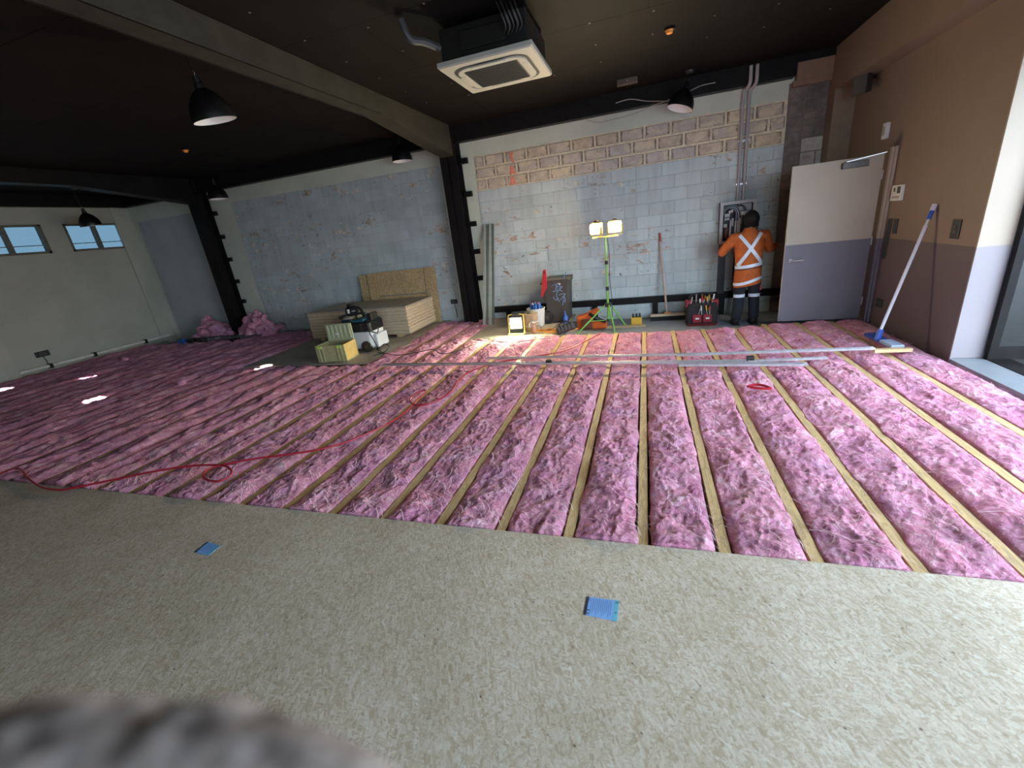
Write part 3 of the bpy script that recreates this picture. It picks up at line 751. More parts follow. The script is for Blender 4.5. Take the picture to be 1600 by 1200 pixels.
# torn scraps lying on the strips
for j, (px, py, s_, lab) in enumerate([(283, 598, 0.22, 'torn pink insulation scrap beside a bare joist on the left'), (1140, 520, 0.16, 'pointed pink insulation tuft standing up near the worker'), (195, 562, 0.12, 'small pink insulation tuft near the left wall')]):
    p = PZ(px, py, 0.06 if j != 1 else 0.02); m = MB(); rr = random.Random(j)
    for q in range(5):
        v = Vector((rr.uniform(-1, 1), rr.uniform(-.5, .5), rr.uniform(0.1, 1.0 if j == 1 else .35))) * s_ * 0.6
        m.tube([p + Vector((0, 0, -0.02)), p + v * 0.5 + Vector((0, 0, .01)), p + v], [0.06, 0.045, 0.012], 7)
    o = m.build('insulation_scrap', pink, origin=(p.x, p.y, 0)); remesh(o, 0.012, 2); tag(o, lab, 'insulation', 'loose insulation scraps')

# ================================================================== THINGS ON THE CEILING
# ---- cassette air conditioner
acx, acy, acz = -1.34, 4.72, 3.08
ac = thing('air_conditioner', (acx, acy, acz), 'square white ceiling cassette air conditioner hung below the black ceiling', 'air conditioner')
S = 0.445
def rrect(cx, cy, hx, hy, r, z, n=6):
    out = []
    for (sx, sy, a0) in ((1, 1, 0), (-1, 1, 90), (-1, -1, 180), (1, -1, 270)):
        for j in range(n + 1):
            a = math.radians(a0 + 90 * j / n); out.append((cx + sx * (hx - r) + r * math.cos(a), cy + sy * (hy - r) + r * math.sin(a), z))
    return out
cream_pl = pm('cream_grey_plastic', (0.42, 0.41, 0.37), 0.45, var=0.03)
MB().loft([rrect(acx, acy, S, S, 0.012, acz + 0.045), rrect(acx, acy, S, S, 0.012, acz + 0.012), rrect(acx, acy, S - 0.012, S - 0.012, 0.02, acz)]).build('fascia_panel', cream_pl, ac)
gr = MB().loft([rrect(acx, acy, 0.36, 0.36, 0.15, acz - 0.001), rrect(acx, acy, 0.36, 0.36, 0.15, acz - 0.004)]).build('air_slot', black_pl, ac)
MB().loft([rrect(acx, acy, 0.335, 0.335, 0.14, acz - 0.003), rrect(acx, acy, 0.33, 0.33, 0.14, acz - 0.012)]).build('inner_ring', cream_pl, gr)
for (dx, dy) in ((0, 1), (0, -1), (1, 0), (-1, 0)):
    c = Vector((acx + dx * 0.31, acy + dy * 0.31, acz - 0.012)); hx, hy = (0.17, 0.032) if dy else (0.032, 0.17)
    MB().loft([rrect(c.x, c.y, hx, hy, 0.03, c.z), rrect(c.x, c.y, hx * .97, hy * .9, 0.028, c.z - 0.006)]).build('louvre_flap', cream_pl, ac)
gl = MB().loft([rrect(acx, acy, 0.26, 0.26, 0.02, acz - 0.012), rrect(acx, acy, 0.26, 0.26, 0.02, acz - 0.016)]).build('return_grille', pm('dark_grille', (0.03, 0.03, 0.032), 0.5), ac)
sl_ = MB()
for j in range(16): y = acy - 0.24 + j * 0.032; sl_.box(acx - 0.25, acx + 0.25, y - 0.004, y + 0.004, acz - 0.021, acz - 0.015)
sl_.build('grille_slats', MATS['dark_grille'], gl)
MB().cbox(acx - 0.40, acx + 0.40, acy - 0.40, acy + 0.40, acz + 0.045, acz + 0.30, 0.01).build('body', pm('black_unit_casing', (0.012, 0.011, 0.011), 0.5, 0.2), ac)
MB().cbox(acx - 0.20, acx + 0.22, acy - 0.425, acy - 0.40, acz + 0.10, acz + 0.24, 0.006).build('control_box', MATS['black_unit_casing'], ac)
for dx in (-0.38, 0.38):
    for dy in (-0.30, 0.30): MB().tube([(acx + dx, acy + dy, acz + 0.2), (acx + dx, acy + dy, ZC)], 0.008, 6).build('hanger_rod', black_steel, ac)
hose_m = pm('black_grey_hose', (0.05, 0.05, 0.05), 0.45)
for q in range(5):
    x0 = acx + 0.22 + q * 0.035
    MB().tube(smooth_curve([(x0 - 0.05, acy - 0.43, ZC - 0.005), (x0, acy - 0.50 - 0.01 * q, ZC - 0.12), (x0 + 0.02, acy - 0.47, acz + 0.17), (x0 - 0.02, acy - 0.40, acz + 0.14)]), 0.007 + 0.003 * (q % 2), 6).build('cable', hose_m, ac, True)
MB().tube(smooth_curve([(acx - 0.62, acy - 0.66, ZC - 0.03), (acx - 0.58, acy - 0.62, ZC - 0.16), (acx - 0.50, acy - 0.52, acz + 0.2), (acx - 0.40, acy - 0.36, acz + 0.17)]), 0.032, 8).build('drain_hose', hose_m, ac, True)

# ---- pendant lamps
shade_out = pm('black_enamel', (0.006, 0.006, 0.007), 0.3, var=0.1)
shade_in = pm('white_enamel_inside', (0.86, 0.83, 0.85), 0.4, var=0.03)
bulb_m = pm('frosted_bulb', (0.9, 0.9, 0.9), 0.3, var=0.02)
def pendant_proto():
    r = thing('pendant_lamp', (0, 0, 0), 'x', 'lamp', 'black bell pendant lamps')
    R = 0.18
    prof = [(R, 0), (R * 1.0, 0.035), (R * 0.97, 0.075), (R * 0.86, 0.13), (R * 0.66, 0.185), (R * 0.42, 0.225), (R * 0.24, 0.245)]
    sh = MB().lathe(prof, 32, caps=False).build('shade', shade_out, r, True, local=True)
    MB().lathe([(a - 0.003, z + 0.001) for a, z in prof] + [(0.001, 0.244)], 32, caps=False).build('shade_lining', shade_in, sh, True, local=True)
    MB().lathe([(R * 0.24, 0.243), (R * 0.23, 0.28), (0.03, 0.29), (0.03, 0.335), (0.012, 0.345)], 16).build('lamp_holder', shade_out, r, True, local=True)
    MB().ball((0, 0, 0.13), (0.032, 0.032, 0.05), 12, 8).build('bulb', bulb_m, r, True, local=True)
    MB().tube([(0.0, 0, 0.34), (0.012, 0, 0.36), (0.0, 0, 0.385), (-0.012, 0, 0.36), (0, 0, 0.34)], 0.003, 6).build('hook', alu, r, True, local=True)
    fx_o = MB().tube([(0, 0, 0), (0, 0, 1)], 0.004, 6).build('flex', shade_out, r, True, local=True); fx_o.location = (0, 0, 0.38)
    return r
lamps = [((337, 189), 4.3, 62, 'black bell pendant lamp hanging nearest, left of the grey rafter', (0.17, -0.05)),
         ((629, 252), 0, 31, 'black bell pendant lamp just left of the middle black column', (0, 0)),
         ((342, 311), 0, 28, 'black bell pendant lamp in front of the far left column', (0, 0)),
         ((143, 353), 0, 27, 'black bell pendant lamp in front of the small blue window', (0.1, 0)),
         ((1062, 170), 0, 39, 'tilted black bell pendant lamp beside the loose wire on the right', (-0.10, 0.32))]
lp = pendant_proto()
for i, ((px, py), _, wpx, lab, tilt) in enumerate(lamps):
    D = 0.36; d = FPX * D / wpx; p = CPOS + ray(px, py) * d
    if i == 0: r = lp
    else:
        r = lp.copy(); COL.objects.link(r)
        for ch in [c for c in bpy.data.objects if c.parent == lp]:
            c = ch.copy(); COL.objects.link(c); c.parent = r
            for g in [q for q in bpy.data.objects if q.parent == ch]:
                gg = g.copy(); COL.objects.link(gg); gg.parent = c
    for ch in [c for c in bpy.data.objects if c.parent == r and c.name.startswith('flex')]: ch.scale = (1, 1, max(0.02, (ZC - p.z - 0.385) / math.cos(max(map(abs, tilt)))))
    r.location = p; r.rotation_euler = (tilt[0], tilt[1], 0); r['label'] = lab
    if p.z + 0.6 < ZC - 0.02 or i in (0, 4):
        top = p + Matrix.Rotation(tilt[1], 3, 'Y') @ Matrix.Rotation(tilt[0], 3, 'X') @ Vector((0, 0, 0.4))
        b = MB(); b.lathe([(0.05, ZC - 0.03), (0.055, ZC - 0.002)], 16, Matrix.Translation((top.x, top.y, 0)))
        o = b.build('ceiling_rose', pm('grey_rose', (0.06, 0.055, 0.05), 0.5)); o.location -= Vector((0, 0, 0))
        tag(o, 'small round ceiling rose above ' + ['the nearest pendant lamp', 'the middle pendant lamp', 'the far pendant lamp', 'the pendant lamp by the window', 'the tilted pendant lamp'][i], 'ceiling rose', 'ceiling roses')

# ---- smoke sensors, junction box, loose wire
amber = pm('amber_plastic', (0.85, 0.30, 0.03), 0.35, var=0.05)
for (px, py, lab) in ((1046, 49, 'amber ceiling sensor above the tilted pendant lamp'), (290, 236, 'amber ceiling sensor below the nearest pendant lamp on the left')):
    p = PZ(px, py, ZC - 0.03)
    s_ = thing('ceiling_sensor', (p.x, p.y, ZC - 0.05), lab, 'sensor', 'amber ceiling sensors')
    M = Matrix.Translation((p.x, p.y, 0))
    MB().lathe([(0.055, ZC - 0.02), (0.055, ZC - 0.001)], 16, M).build('base', shade_out, s_, True)
    MB().lathe([(0.012, ZC - 0.055), (0.032, ZC - 0.048), (0.042, ZC - 0.02)], 16, M).build('dome', amber, s_, True)
p = PZ(980, 128, ZC - 0.04)
jb_ = thing('junction_box', (p.x, p.y, ZC - 0.07), 'brown rectangular junction box on the black ceiling near the back wall', 'box')
MB().cbox(p.x - 0.14, p.x + 0.14, p.y - 0.05, p.y + 0.05, ZC - 0.07, ZC - 0.001, 0.006).build('casing', pm('brown_box', (0.10, 0.075, 0.06), 0.5), jb_)
MB().lathe([(0.006, 0), (0.006, 0.004)], 8, Matrix.Translation((p.x, p.y - 0.052, ZC - 0.035)) @ Matrix.Rotation(math.pi / 2, 4, 'X')).build('screw', alu, jb_)
wpts = [(915, 187), (935, 191), (960, 186), (990, 178), (1015, 167), (1040, 158), (1072, 145), (1095, 134), (1118, 129)]
w3 = [PY(x, y, YW - 0.2) for x, y in wpts]
o = MB().tube(smooth_curve(w3), 0.006, 6).build('loose_wire', pm('pale_wire', (0.45, 0.42, 0.38), 0.5), smooth=True)
tag(o, 'thin pale wire sagging along the top of the back wall', 'wire')
o = MB().tube(smooth_curve([PY(x, y, YW - 0.19) for x, y in ((962, 161), (985, 155), (1010, 158), (1045, 158))]), 0.006, 6).build('loose_wire', MATS['pale_wire'], smooth=True)
tag(o, 'short pale wire along the black fascia left of the tilted pendant', 'wire')

# ================================================================== BACK WALL THINGS
# ---- twin conduits
cdm = pm('lilac_grey_conduit', (0.44, 0.41, 0.42), 0.45, var=0.06)
for i, (dx, lab) in enumerate(((-0.035, 'left one of the two grey conduits above the switchboard'), (0.045, 'right one of the two grey conduits above the switchboard'))):
    x = 1.44 + dx
    c = thing('conduit', (x, YW - 0.04, 1.6), lab, 'conduit', 'grey conduits above the switchboard')
    MB().tube(smooth_curve([(x, YW - 0.045, 1.66), (x, YW - 0.045, 2.4), (x, YW - 0.045, 3.10), (x + 0.03, YW - 0.12, 3.17), (x + 0.05, YW - 0.19, 3.22), (x + 0.05, YW - 0.19, 3.42)]), 0.024, 10).build('pipe', cdm, c, True)
    for z in (1.9, 2.5, 3.0): MB().box(x - 0.034, x + 0.034, YW - 0.05, YW - 0.005, z - 0.012, z + 0.012).build('saddle', alu, c)

# ---- open switchboard
bx0, bx1, bz0, bz1 = 1.15, 1.66, 1.03, 1.66
sb = thing('switchboard', ((bx0 + bx1) / 2, YW, bz0), 'open grey electrical switchboard full of cables in front of the worker', 'switchboard')
frm = pm('light_grey_steel', (0.42, 0.41, 0.42), 0.45, var=0.05)
t = 0.045; yb = YW - 0.16
f = MB(); f.box(bx0, bx1, yb, yb + 0.02, bz0, bz0 + t).box(bx0, bx1, yb, yb + 0.02, bz1 - t, bz1).box(bx0, bx0 + t, yb, yb + 0.02, bz0 + t, bz1 - t).box(bx1 - t, bx1, yb, yb + 0.02, bz0 + t, bz1 - t)
f.build('front_frame', frm, sb)
f = MB(); f.box(bx0, bx1, yb + 0.02, YW - 0.012, bz0, bz0 + 0.01).box(bx0, bx1, yb + 0.02, YW - 0.012, bz1 - 0.01, bz1).box(bx0, bx0 + 0.01, yb + 0.02, YW - 0.012, bz0, bz1).box(bx1 - 0.01, bx1, yb + 0.02, YW - 0.012, bz0, bz1).box(bx0, bx1, YW - 0.022, YW - 0.012, bz0, bz1)
f.build('case', pm('dark_case', (0.05, 0.06, 0.075), 0.5), sb)
def bp(u, v): return Vector((bx0 + t + (bx1 - bx0 - 2 * t) * u, 0, bz1 - t - (bz1 - bz0 - 2 * t) * v))
def brk(name, u0, u1, v0, v1, mat, y0=0.02, y1=0.06):
    a, b = bp(u0, v1), bp(u1, v0); return MB().cbox(a.x, b.x, yb + y0, yb + y1 + 0.04, a.z, b.z, 0.003).build(name, mat, sb)
wht = pm('pale_breaker', (0.62, 0.66, 0.72), 0.4, var=0.05)
brk('back_plate', 0.55, 0.98, 0.02, 0.20, pm('pale_plate', (0.40, 0.41, 0.46), 0.5), 0.07, 0.08)
for u in (0.06, 0.12, 0.18): brk('breaker', u, u + 0.05, 0.24, 0.33, wht); brk('breaker', u, u + 0.05, 0.36, 0.42, wht)
for u in (0.62, 0.69, 0.76, 0.83): b_ = brk('breaker', u, u + 0.06, 0.22, 0.33, wht)
for u, v in ((0.20, 0.16), (0.28, 0.14)): brk('fuse_carrier', u, u + 0.06, v, v + 0.08, white_pl)
for u, v0, v1 in ((0.25, 0.42, 0.88), (0.32, 0.38, 0.60), (0.42, 0.46, 0.88), (0.50, 0.46, 0.86), (0.56, 0.40, 0.8)): brk('terminal_strip', u, u + 0.055, v0, v1, wht)
brk('red_block', 0.08, 0.20, 0.62, 0.95, pm('dark_red_block', (0.12, 0.02, 0.02), 0.5)); brk('pale_card', 0.04, 0.16, 0.52, 0.62, pm('pale_green_card', (0.55, 0.62, 0.58), 0.6))
cb = [pm('cable_black', (0.012, 0.012, 0.015), 0.4), pm('cable_grey', (0.40, 0.42, 0.46), 0.4), pm('cable_navy', (0.03, 0.05, 0.13), 0.4), pm('cable_white', (0.65, 0.68, 0.74), 0.4)]
for j in range(6):
    r_ = 0.12 + 0.035 * j
    pts = [bp(0.02 + 0.02 * j, 0.5 - 0.02 * j), bp(0.06, 0.26 - 0.03 * j), bp(0.2 + 0.02 * j, 0.05 + 0.015 * (5 - j)), bp(0.40 + 0.02 * j, 0.10 + 0.02 * (5 - j)), bp(0.42 + 0.045 * j, 0.34), bp(0.40 + 0.05 * j, 0.56)]
    for q in pts: q.y = yb + 0.035 + 0.008 * j
    MB().tube(smooth_curve(pts, 5), 0.011, 7).build('cable', cb[j % 4], sb, True)
for j in range(3):
    pts = [bp(0.55, 0.04), bp(0.68 + 0.02 * j, 0.09), bp(0.74 + 0.03 * j, 0.22)]
    for q in pts: q.y = yb + 0.03
    MB().tube(smooth_curve(pts, 5), 0.009, 6).build('cable', cb[(j * 2) % 4], sb, True)
dm = MB().box(1.17, 1.27, YW - 0.10, YW - 0.012, 0.22, 1.03).build('cable_duct', pm('dark_navy_duct', (0.02, 0.022, 0.03), 0.5))
tag(dm, 'dark vertical cable duct running down from the switchboard', 'duct')
dm = MB().box(1.40, 1.45, YW - 0.08, YW - 0.012, 0.22, 1.03).build('cable_duct', MATS['dark_navy_duct'])
tag(dm, 'narrow dark cable duct behind the worker', 'duct')

# ---- red-orange spray marks on the beige blocks
spray_m = pm('fluorescent_spray', (0.95, 0.26, 0.18), 0.8, var=0.2, scale=30)
for j, (cx, cy, lab) in enumerate(((799, 246, 'top'), (800, 267, 'middle'), (801, 283, 'lowest'))):
    c = PY(cx, cy, YW - 0.018); m = MB()
    strokes = [[(-0.03, 0.085), (0.01, 0.0), (0.03, -0.085)], [(0.03, 0.08), (0.0, 0.01), (-0.03, -0.02)]] if j == 0 else [[(-0.035, -0.06), (0.0, 0.07), (0.045, -0.06)], [(-0.02, -0.02), (0.03, -0.03)]]
    for s_ in strokes: m.tube(smooth_curve([(c.x + a, c.y, c.z + b) for a, b in s_], 5) if len(s_) > 2 else [(c.x + a, c.y, c.z + b) for a, b in s_], 0.016, 6)
    for v in m.v: v.y = c.y + (v.y - c.y) * 0.08
    tag(m.build('spray_mark', spray_m), '%s orange-red spray paint mark on the beige blocks' % lab, 'paint mark', 'spray paint marks')

# ---- sockets with leads
def socket(px, py, wall, lab, w_=0.13, h_=0.085, drop=0.3):
    if wall == 'back': p = PY(px, py, YW - 0.02); M = Matrix.Translation((p.x, YW - 0.012, p.z))
    else: p = PX(px, py, XL); M = Matrix.Translation((XL, p.y, p.z)) @ Matrix.Rotation(math.pi / 2, 4, 'Z')
    o = thing('power_socket', M.translation, lab, 'socket', 'black wall sockets')
    MB().cbox(-w_ / 2, w_ / 2, -0.045, 0, -h_ / 2, h_ / 2, 0.006).xf(M).build('box', black_pl, o)
    MB().cbox(-w_ * 0.3, w_ * 0.3, -0.055, -0.044, -h_ * 0.3, h_ * 0.3, 0.003).xf(M).build('outlet_face', dark_pl, o)
    MB().tube(smooth_curve([M @ Vector((0.0, -0.02, -h_ / 2)), M @ Vector((0.015, -0.02, -h_ / 2 - drop * 0.5)), M @ Vector((0.02, -0.025, -h_ / 2 - drop))]), 0.006, 6).build('lead', black_pl, o, True)
socket(710, 471, 'back', 'black wall socket with a lead left of the middle column')
socket(65, 553, 'left', 'black wall socket with a lead low on the left wall', 0.22, 0.11, 0.26)

# ---- galvanised studs leaning in the corner by the middle column
for j in range(4):
    x = -2.83 + j * 0.052; yb_ = 7.45 + 0.03 * j
    a, b = Vector((x - 0.10, yb_, -0.02)), Vector((x - 0.03, YW - 0.06, 1.80 - 0.015 * (j % 2)))
    m = MB().bar(a, b, 0.036, 0.004, up=(0, -1, 0.3)); m.bar(a + Vector((-0.019, 0.012, 0)), b + Vector((-0.019, 0.012, 0)), 0.003, 0.026, up=(0, -1, 0.3)); m.bar(a + Vector((0.019, 0.012, 0)), b + Vector((0.019, 0.012, 0)), 0.003, 0.026, up=(0, -1, 0.3))
    tag(m.build('steel_stud', [pm('green_grey_galvanised', (0.50, 0.55, 0.50), 0.4, 0.3), pm('dark_green_galvanised', (0.20, 0.24, 0.22), 0.4, 0.4)][j % 2]), '%s upright galvanised stud from the left, leaning beside the middle column' % ORD[j], 'stud', 'galvanised studs leaning on the wall')

# ---- wheelie bin
bn = thing('wheelie_bin', (-1.51, 7.55, 0.0), 'dark grey wheelie bin with blue graffiti against the back wall', 'bin')
wm_, dm_ = 0.25, 0.27
def binsec(z, w_, d_): return [(-1.475 - w_, 7.60 - d_, z), (-1.475 + w_, 7.60 - d_, z), (-1.475 + w_, 7.60 + d_, z), (-1.475 - w_, 7.60 + d_, z)]
bin_m = pm('charcoal_bin_plastic', (0.055, 0.053, 0.045), 0.55, var=0.12)
MB().loft([binsec(0.02, 0.175, 0.22), binsec(0.10, 0.18, 0.225), binsec(0.70, 0.205, 0.27), binsec(0.74, 0.207, 0.272)]).build('body', bin_m, bn)
MB().loft([binsec(0.70, 0.22, 0.29), binsec(0.76, 0.225, 0.295), binsec(0.765, 0.21, 0.28)]).build('rim', bin_m, bn)
MB().cbox(-1.51 + 0.20, -1.51 + 0.28, 7.35, 7.75, 0.70, 0.75, 0.01).build('handle_bar', dark_pl, bn)
for yy_ in (7.36, 7.80):
    wh = MB().lathe([(0.045, -0.03), (0.10, -0.03), (0.11, -0.015), (0.11, 0.015), (0.10, 0.03), (0.045, 0.03)], 20, Matrix.Translation((-1.66, yy_ if yy_ > 7.5 else 7.345, 0.115)) @ Matrix.Rotation(math.pi / 2, 4, 'X')).build('wheel', black_pl, bn, True)
    MB().lathe([(0.04, -0.034), (0.04, 0.034)], 12, Matrix.Translation((-1.66, yy_ if yy_ > 7.5 else 7.345, 0.115)) @ Matrix.Rotation(math.pi / 2, 4, 'X')).build('hub', dark_pl, wh, True)
gm = pm('blue_paint_pen', (0.20, 0.33, 0.55), 0.6, var=0.15, scale=30)
def binp(px, py):                                     # point of the crop grid of the bin front -> its front face
    p = PY(830 + px / 10.0, 400 + py / 10.0, 7.345); k_ = (p.z - 0.1) / 0.6
    return Vector((p.x, 7.375 - 0.045 * max(0, min(1, k_)) - 0.004, p.z))
gt = MB()
for s_ in ([(320, 465), (360, 445), (400, 440)], [(400, 440), (385, 500), (380, 545), (335, 555)], [(405, 465), (410, 520), (405, 560)], [(405, 465), (450, 480), (440, 530), (405, 555)], [(450, 510), (490, 480), (460, 475), (455, 530), (490, 548)], [(410, 560), (395, 620), (420, 660), (440, 720)], [(430, 610), (480, 590), (535, 595), (490, 640), (455, 690)], [(345, 640), (360, 670), (395, 690), (415, 650)], [(520, 600), (510, 660), (500, 720), (490, 770)], [(500, 640), (530, 660), (525, 730)]):
    gt.tube(smooth_curve([binp(*q) for q in s_], 4), 0.0065, 6)
gt.build('graffiti_scrawl', gm, bn)
gt = MB(); a, b = binp(385, 380), binp(465, 388); gt.bar(a, b, 0.012, 0.004, up=(0, 1, 0)); a, b = binp(430, 420), binp(455, 445); gt.bar(a, b, 0.03, 0.004, up=(0, 1, 0)); gt.bar(binp(400, 420), binp(425, 432), 0.008, 0.004, up=(0, 1, 0))
gt.build('sticker', white_pl, bn)
MB().bar((-1.34, 7.36, 0.74), (-1.28, 7.38, 0.87), 0.012, 0.012).build('blue_stick', pm('blue_plastic', (0.03, 0.13, 0.45), 0.4), bn)
MB().box(-1.72, -1.66, 7.27, 7.34, 0.70, 0.73).build('rim_lug', dark_pl, bn)
rs = thing('hanging_tool', (-1.72, 7.28, 0.18), 'red plastic tool hanging on the left edge of the grey bin', 'tool')
a, b = PY(850, 422, 7.27), PY(848, 464, 7.27)
m = MB().prism([(a.x - 0.02, 7.26, a.z), (a.x + 0.035, 7.26, a.z + 0.01), (a.x + 0.025, 7.26, b.z + 0.16), (b.x + 0.0, 7.26, b.z), (b.x - 0.03, 7.26, b.z)], (0, 0.03, 0)); m.build('blade', red_pl, rs)
MB().cbox(a.x - 0.012, a.x + 0.028, 7.25, 7.295, a.z - 0.07, a.z - 0.01, 0.004).build('grip', pm('dark_red_plastic', (0.25, 0.03, 0.03), 0.5), rs)

# ---- bucket of blue spray cans, drum, hot tap and cords
bkx = PY(838, 480, 7.30).x
bk = thing('bucket', (bkx, 7.25, 0.0), 'white bucket filled with blue-capped tubes left of the grey bin', 'bucket')
Mk = Matrix.Translation((bkx, 7.25, 0))
MB().lathe([(0.12, 0.0), (0.13, 0.02), (0.155, 0.29), (0.165, 0.30), (0.165, 0.315), (0.15, 0.315), (0.145, 0.25), (0.0, 0.25)], 24, Mk, caps=False).build('pail', white_pl, bk, True)
MB().box(bkx - 0.05, bkx + 0.04, 7.10, 7.115, 0.14, 0.21).build('label_patch', pm('dark_label', (0.04, 0.06, 0.06), 0.5), bk)
MB().tube([(bkx + 0.16 * math.cos(a), 7.25 - 0.165 * math.sin(a) * 0.3 - 0.14, 0.30 - 0.12 * math.sin(a)) for a in [math.pi * q / 10 for q in range(11)]], 0.003, 6).build('wire_handle', alu, bk, True)
for q in range(9):
    a = q * 0.7; r_ = 0.03 + 0.085 * ((q * 37) % 10) / 10
    x, y = bkx + r_ * math.cos(a), 7.25 + r_ * math.sin(a)
    tb = thing('sealant_tube', (x, y, 0.25), 'blue tube standing in the white bucket', 'tube', 'blue tubes in the white bucket')
    Mt = Matrix.Translation((x, y, 0.25)) @ Matrix.Rotation(0.12 * math.sin(q * 2.1), 4, 'X') @ Matrix.Rotation(0.12 * math.cos(q * 1.7), 4, 'Y')
    MB().lathe([(0.022, 0), (0.022, 0.13), (0.018, 0.135)], 12, Mt).build('tube_body', MATS['blue_plastic'], tb, True)
    MB().lathe([(0.012, 0.135), (0.006, 0.165)], 8, Mt).build('cap', [white_pl, MATS['blue_plastic'], red_pl][q % 3], tb, True)
dxx = PY(829, 500, 6.95).x
dmx = thing('cardboard_drum', (dxx, 6.95, 0.0), 'tan cardboard drum behind the glaring floor lamp', 'drum')
Md = Matrix.Translation((dxx, 6.95, 0))
card = pm('tan_cardboard', (0.40, 0.29, 0.17), 0.8, var=0.12)
MB().lathe([(0.125, 0.0), (0.125, 0.26), (0.13, 0.265), (0.13, 0.28), (0.115, 0.285)], 24, Md).build('body', card, dmx, True)
MB().lathe([(0.127, 0.08), (0.129, 0.085), (0.127, 0.09)], 24, Md, caps=False).build('hoop', alu, dmx, True)
MB().lathe([(0.05, 0.285), (0.05, 0.32), (0.02, 0.33)], 14, Md).build('lid_cap', pm('olive_cap', (0.16, 0.17, 0.10), 0.5), dmx, True)
gxx = PY(835, 515, 6.72).x
fm = thing('foam_gun', (gxx, 6.72, 0.0), 'small silver and red applicator gun standing beside the tan drum', 'tool')
MB().lathe([(0.03, 0.0), (0.03, 0.10), (0.012, 0.13), (0.012, 0.17)], 12, Matrix.Translation((gxx, 6.72, 0))).build('canister', pm('rusty_pink', (0.45, 0.25, 0.2), 0.5), fm, True)
MB().tube(smooth_curve([(gxx, 6.72, 0.17), (gxx - 0.03, 6.71, 0.19), (gxx - 0.07, 6.70, 0.16), (gxx - 0.07, 6.70, 0.10)]), 0.012, 8).build('trigger_handle', alu, fm, True)
MB().tube([(gxx, 6.72, 0.17), (gxx + 0.08, 6.70, 0.20)], 0.008, 8).build('nozzle', white_pl, fm, True)

# ---- floor flood lamp (lit)
fx, fy = PY(806.5, 505, 6.62).x, 6.62
ld = thing('flood_lamp', (fx, fy, 0.03), 'glaring square floor lamp with a yellow tube frame', 'lamp')
yel = pm('yellow_tube', (0.75, 0.60, 0.12), 0.4, var=0.05)
for sx in (-1, 1):
    MB().tube(smooth_curve([(fx + sx * 0.115, fy - 0.10, 0.035), (fx + sx * 0.13, fy - 0.02, 0.04), (fx + sx * 0.13, fy + 0.0, 0.10), (fx + sx * 0.13, fy + 0.01, 0.30), (fx + sx * 0.115, fy + 0.012, 0.335), (fx + sx * 0.06, fy + 0.012, 0.345)], 5), 0.010, 8).build('frame_tube', yel, ld, True)
MB().tube([(fx - 0.06, fy + 0.012, 0.345), (fx + 0.06, fy + 0.012, 0.345)], 0.016, 10).build('grip', dark_pl, ld, True)
MB().cbox(fx - 0.112, fx + 0.112, fy - 0.01, fy + 0.05, 0.10, 0.31, 0.012).build('head_casing', dark_pl, ld)
MB().cbox(fx - 0.105, fx + 0.105, fy - 0.02, fy - 0.008, 0.11, 0.30, 0.01).build('reflector', pm('pale_reflector', (0.7, 0.72, 0.55), 0.3), ld)
MB().cbox(fx - 0.075, fx + 0.075, fy - 0.026, fy - 0.02, 0.145, 0.265, 0.01).build('led_panel', emit('led_glow', (0.95, 1.0, 0.62), 520.0), ld)
MB().box(fx - 0.13, fx + 0.13, fy - 0.11, fy - 0.08, 0.025, 0.045).build('foot_bar', yel, ld)

# ---- twin halogen lamps on a green tripod
tx, ty = -0.60, 7.30
tr = thing('tripod_lamp', (tx, ty, SLAB), 'lit twin halogen work lamp on a lime green tripod', 'lamp')
grn = pm('lime_green_tube', (0.22, 0.52, 0.10), 0.4, var=0.06)
topz = 1.37
hub = 0.28
MB().tube([(tx, ty, 0.02), (tx, ty, 0.55)], 0.020, 10).build('lower_mast', grn, tr, True)
MB().tube([(tx, ty, 0.5), (tx, ty, 0.98)], 0.016, 10).build('middle_mast', grn, tr, True)
MB().tube([(tx, ty, 0.95), (tx, ty, topz)], 0.012, 10).build('upper_mast', grn, tr, True)
for z in (0.55, 0.97): MB().cbox(tx - 0.026, tx + 0.026, ty - 0.026, ty + 0.026, z - 0.03, z + 0.03, 0.006).build('clamp', black_pl, tr)
MB().cbox(tx - 0.05, tx + 0.05, ty - 0.05, ty + 0.05, hub - 0.03, hub + 0.03, 0.01).build('hub', black_pl, tr)
MB().cbox(tx - 0.035, tx + 0.035, ty - 0.035, ty + 0.035, 0.0, 0.035, 0.008).build('spreader_collar', dark_pl, tr)
feet = [PZ(893, 513, SLAB), PZ(965, 515, SLAB), PZ(975, 504, SLAB)]
feet[0] = Vector((tx - 0.52, ty - 0.22, SLAB)); feet[1] = Vector((tx + 0.13, ty - 0.34, SLAB)); feet[2] = Vector((tx + 0.28, ty + 0.20, SLAB))
for fp in feet:
    h_ = Vector((tx, ty, hub)) + (fp - Vector((tx, ty, fp.z))).normalized() * 0.05
    lg = MB().tube([h_, fp], 0.013, 8).build('leg', grn, tr, True)
    q = h_.lerp(fp, 0.55); MB().tube([q, (tx, ty, 0.02)], 0.007, 6).build('brace', grn, lg, True)
    MB().tube([fp - Vector((0, 0, 0.0)) + Vector((0, 0, 0.004)), fp + (h_ - fp).normalized() * 0.05], 0.018, 8).build('rubber_foot', grn, lg, True)
MB().bar((tx - 0.2, ty, topz), (tx + 0.2, ty, topz), 0.03, 0.02).build('cross_bar', pm('yellow_bar', (0.62, 0.52, 0.12), 0.4), tr)
hal = emit('halogen_glow', (1.0, 0.78, 0.46), 520.0)
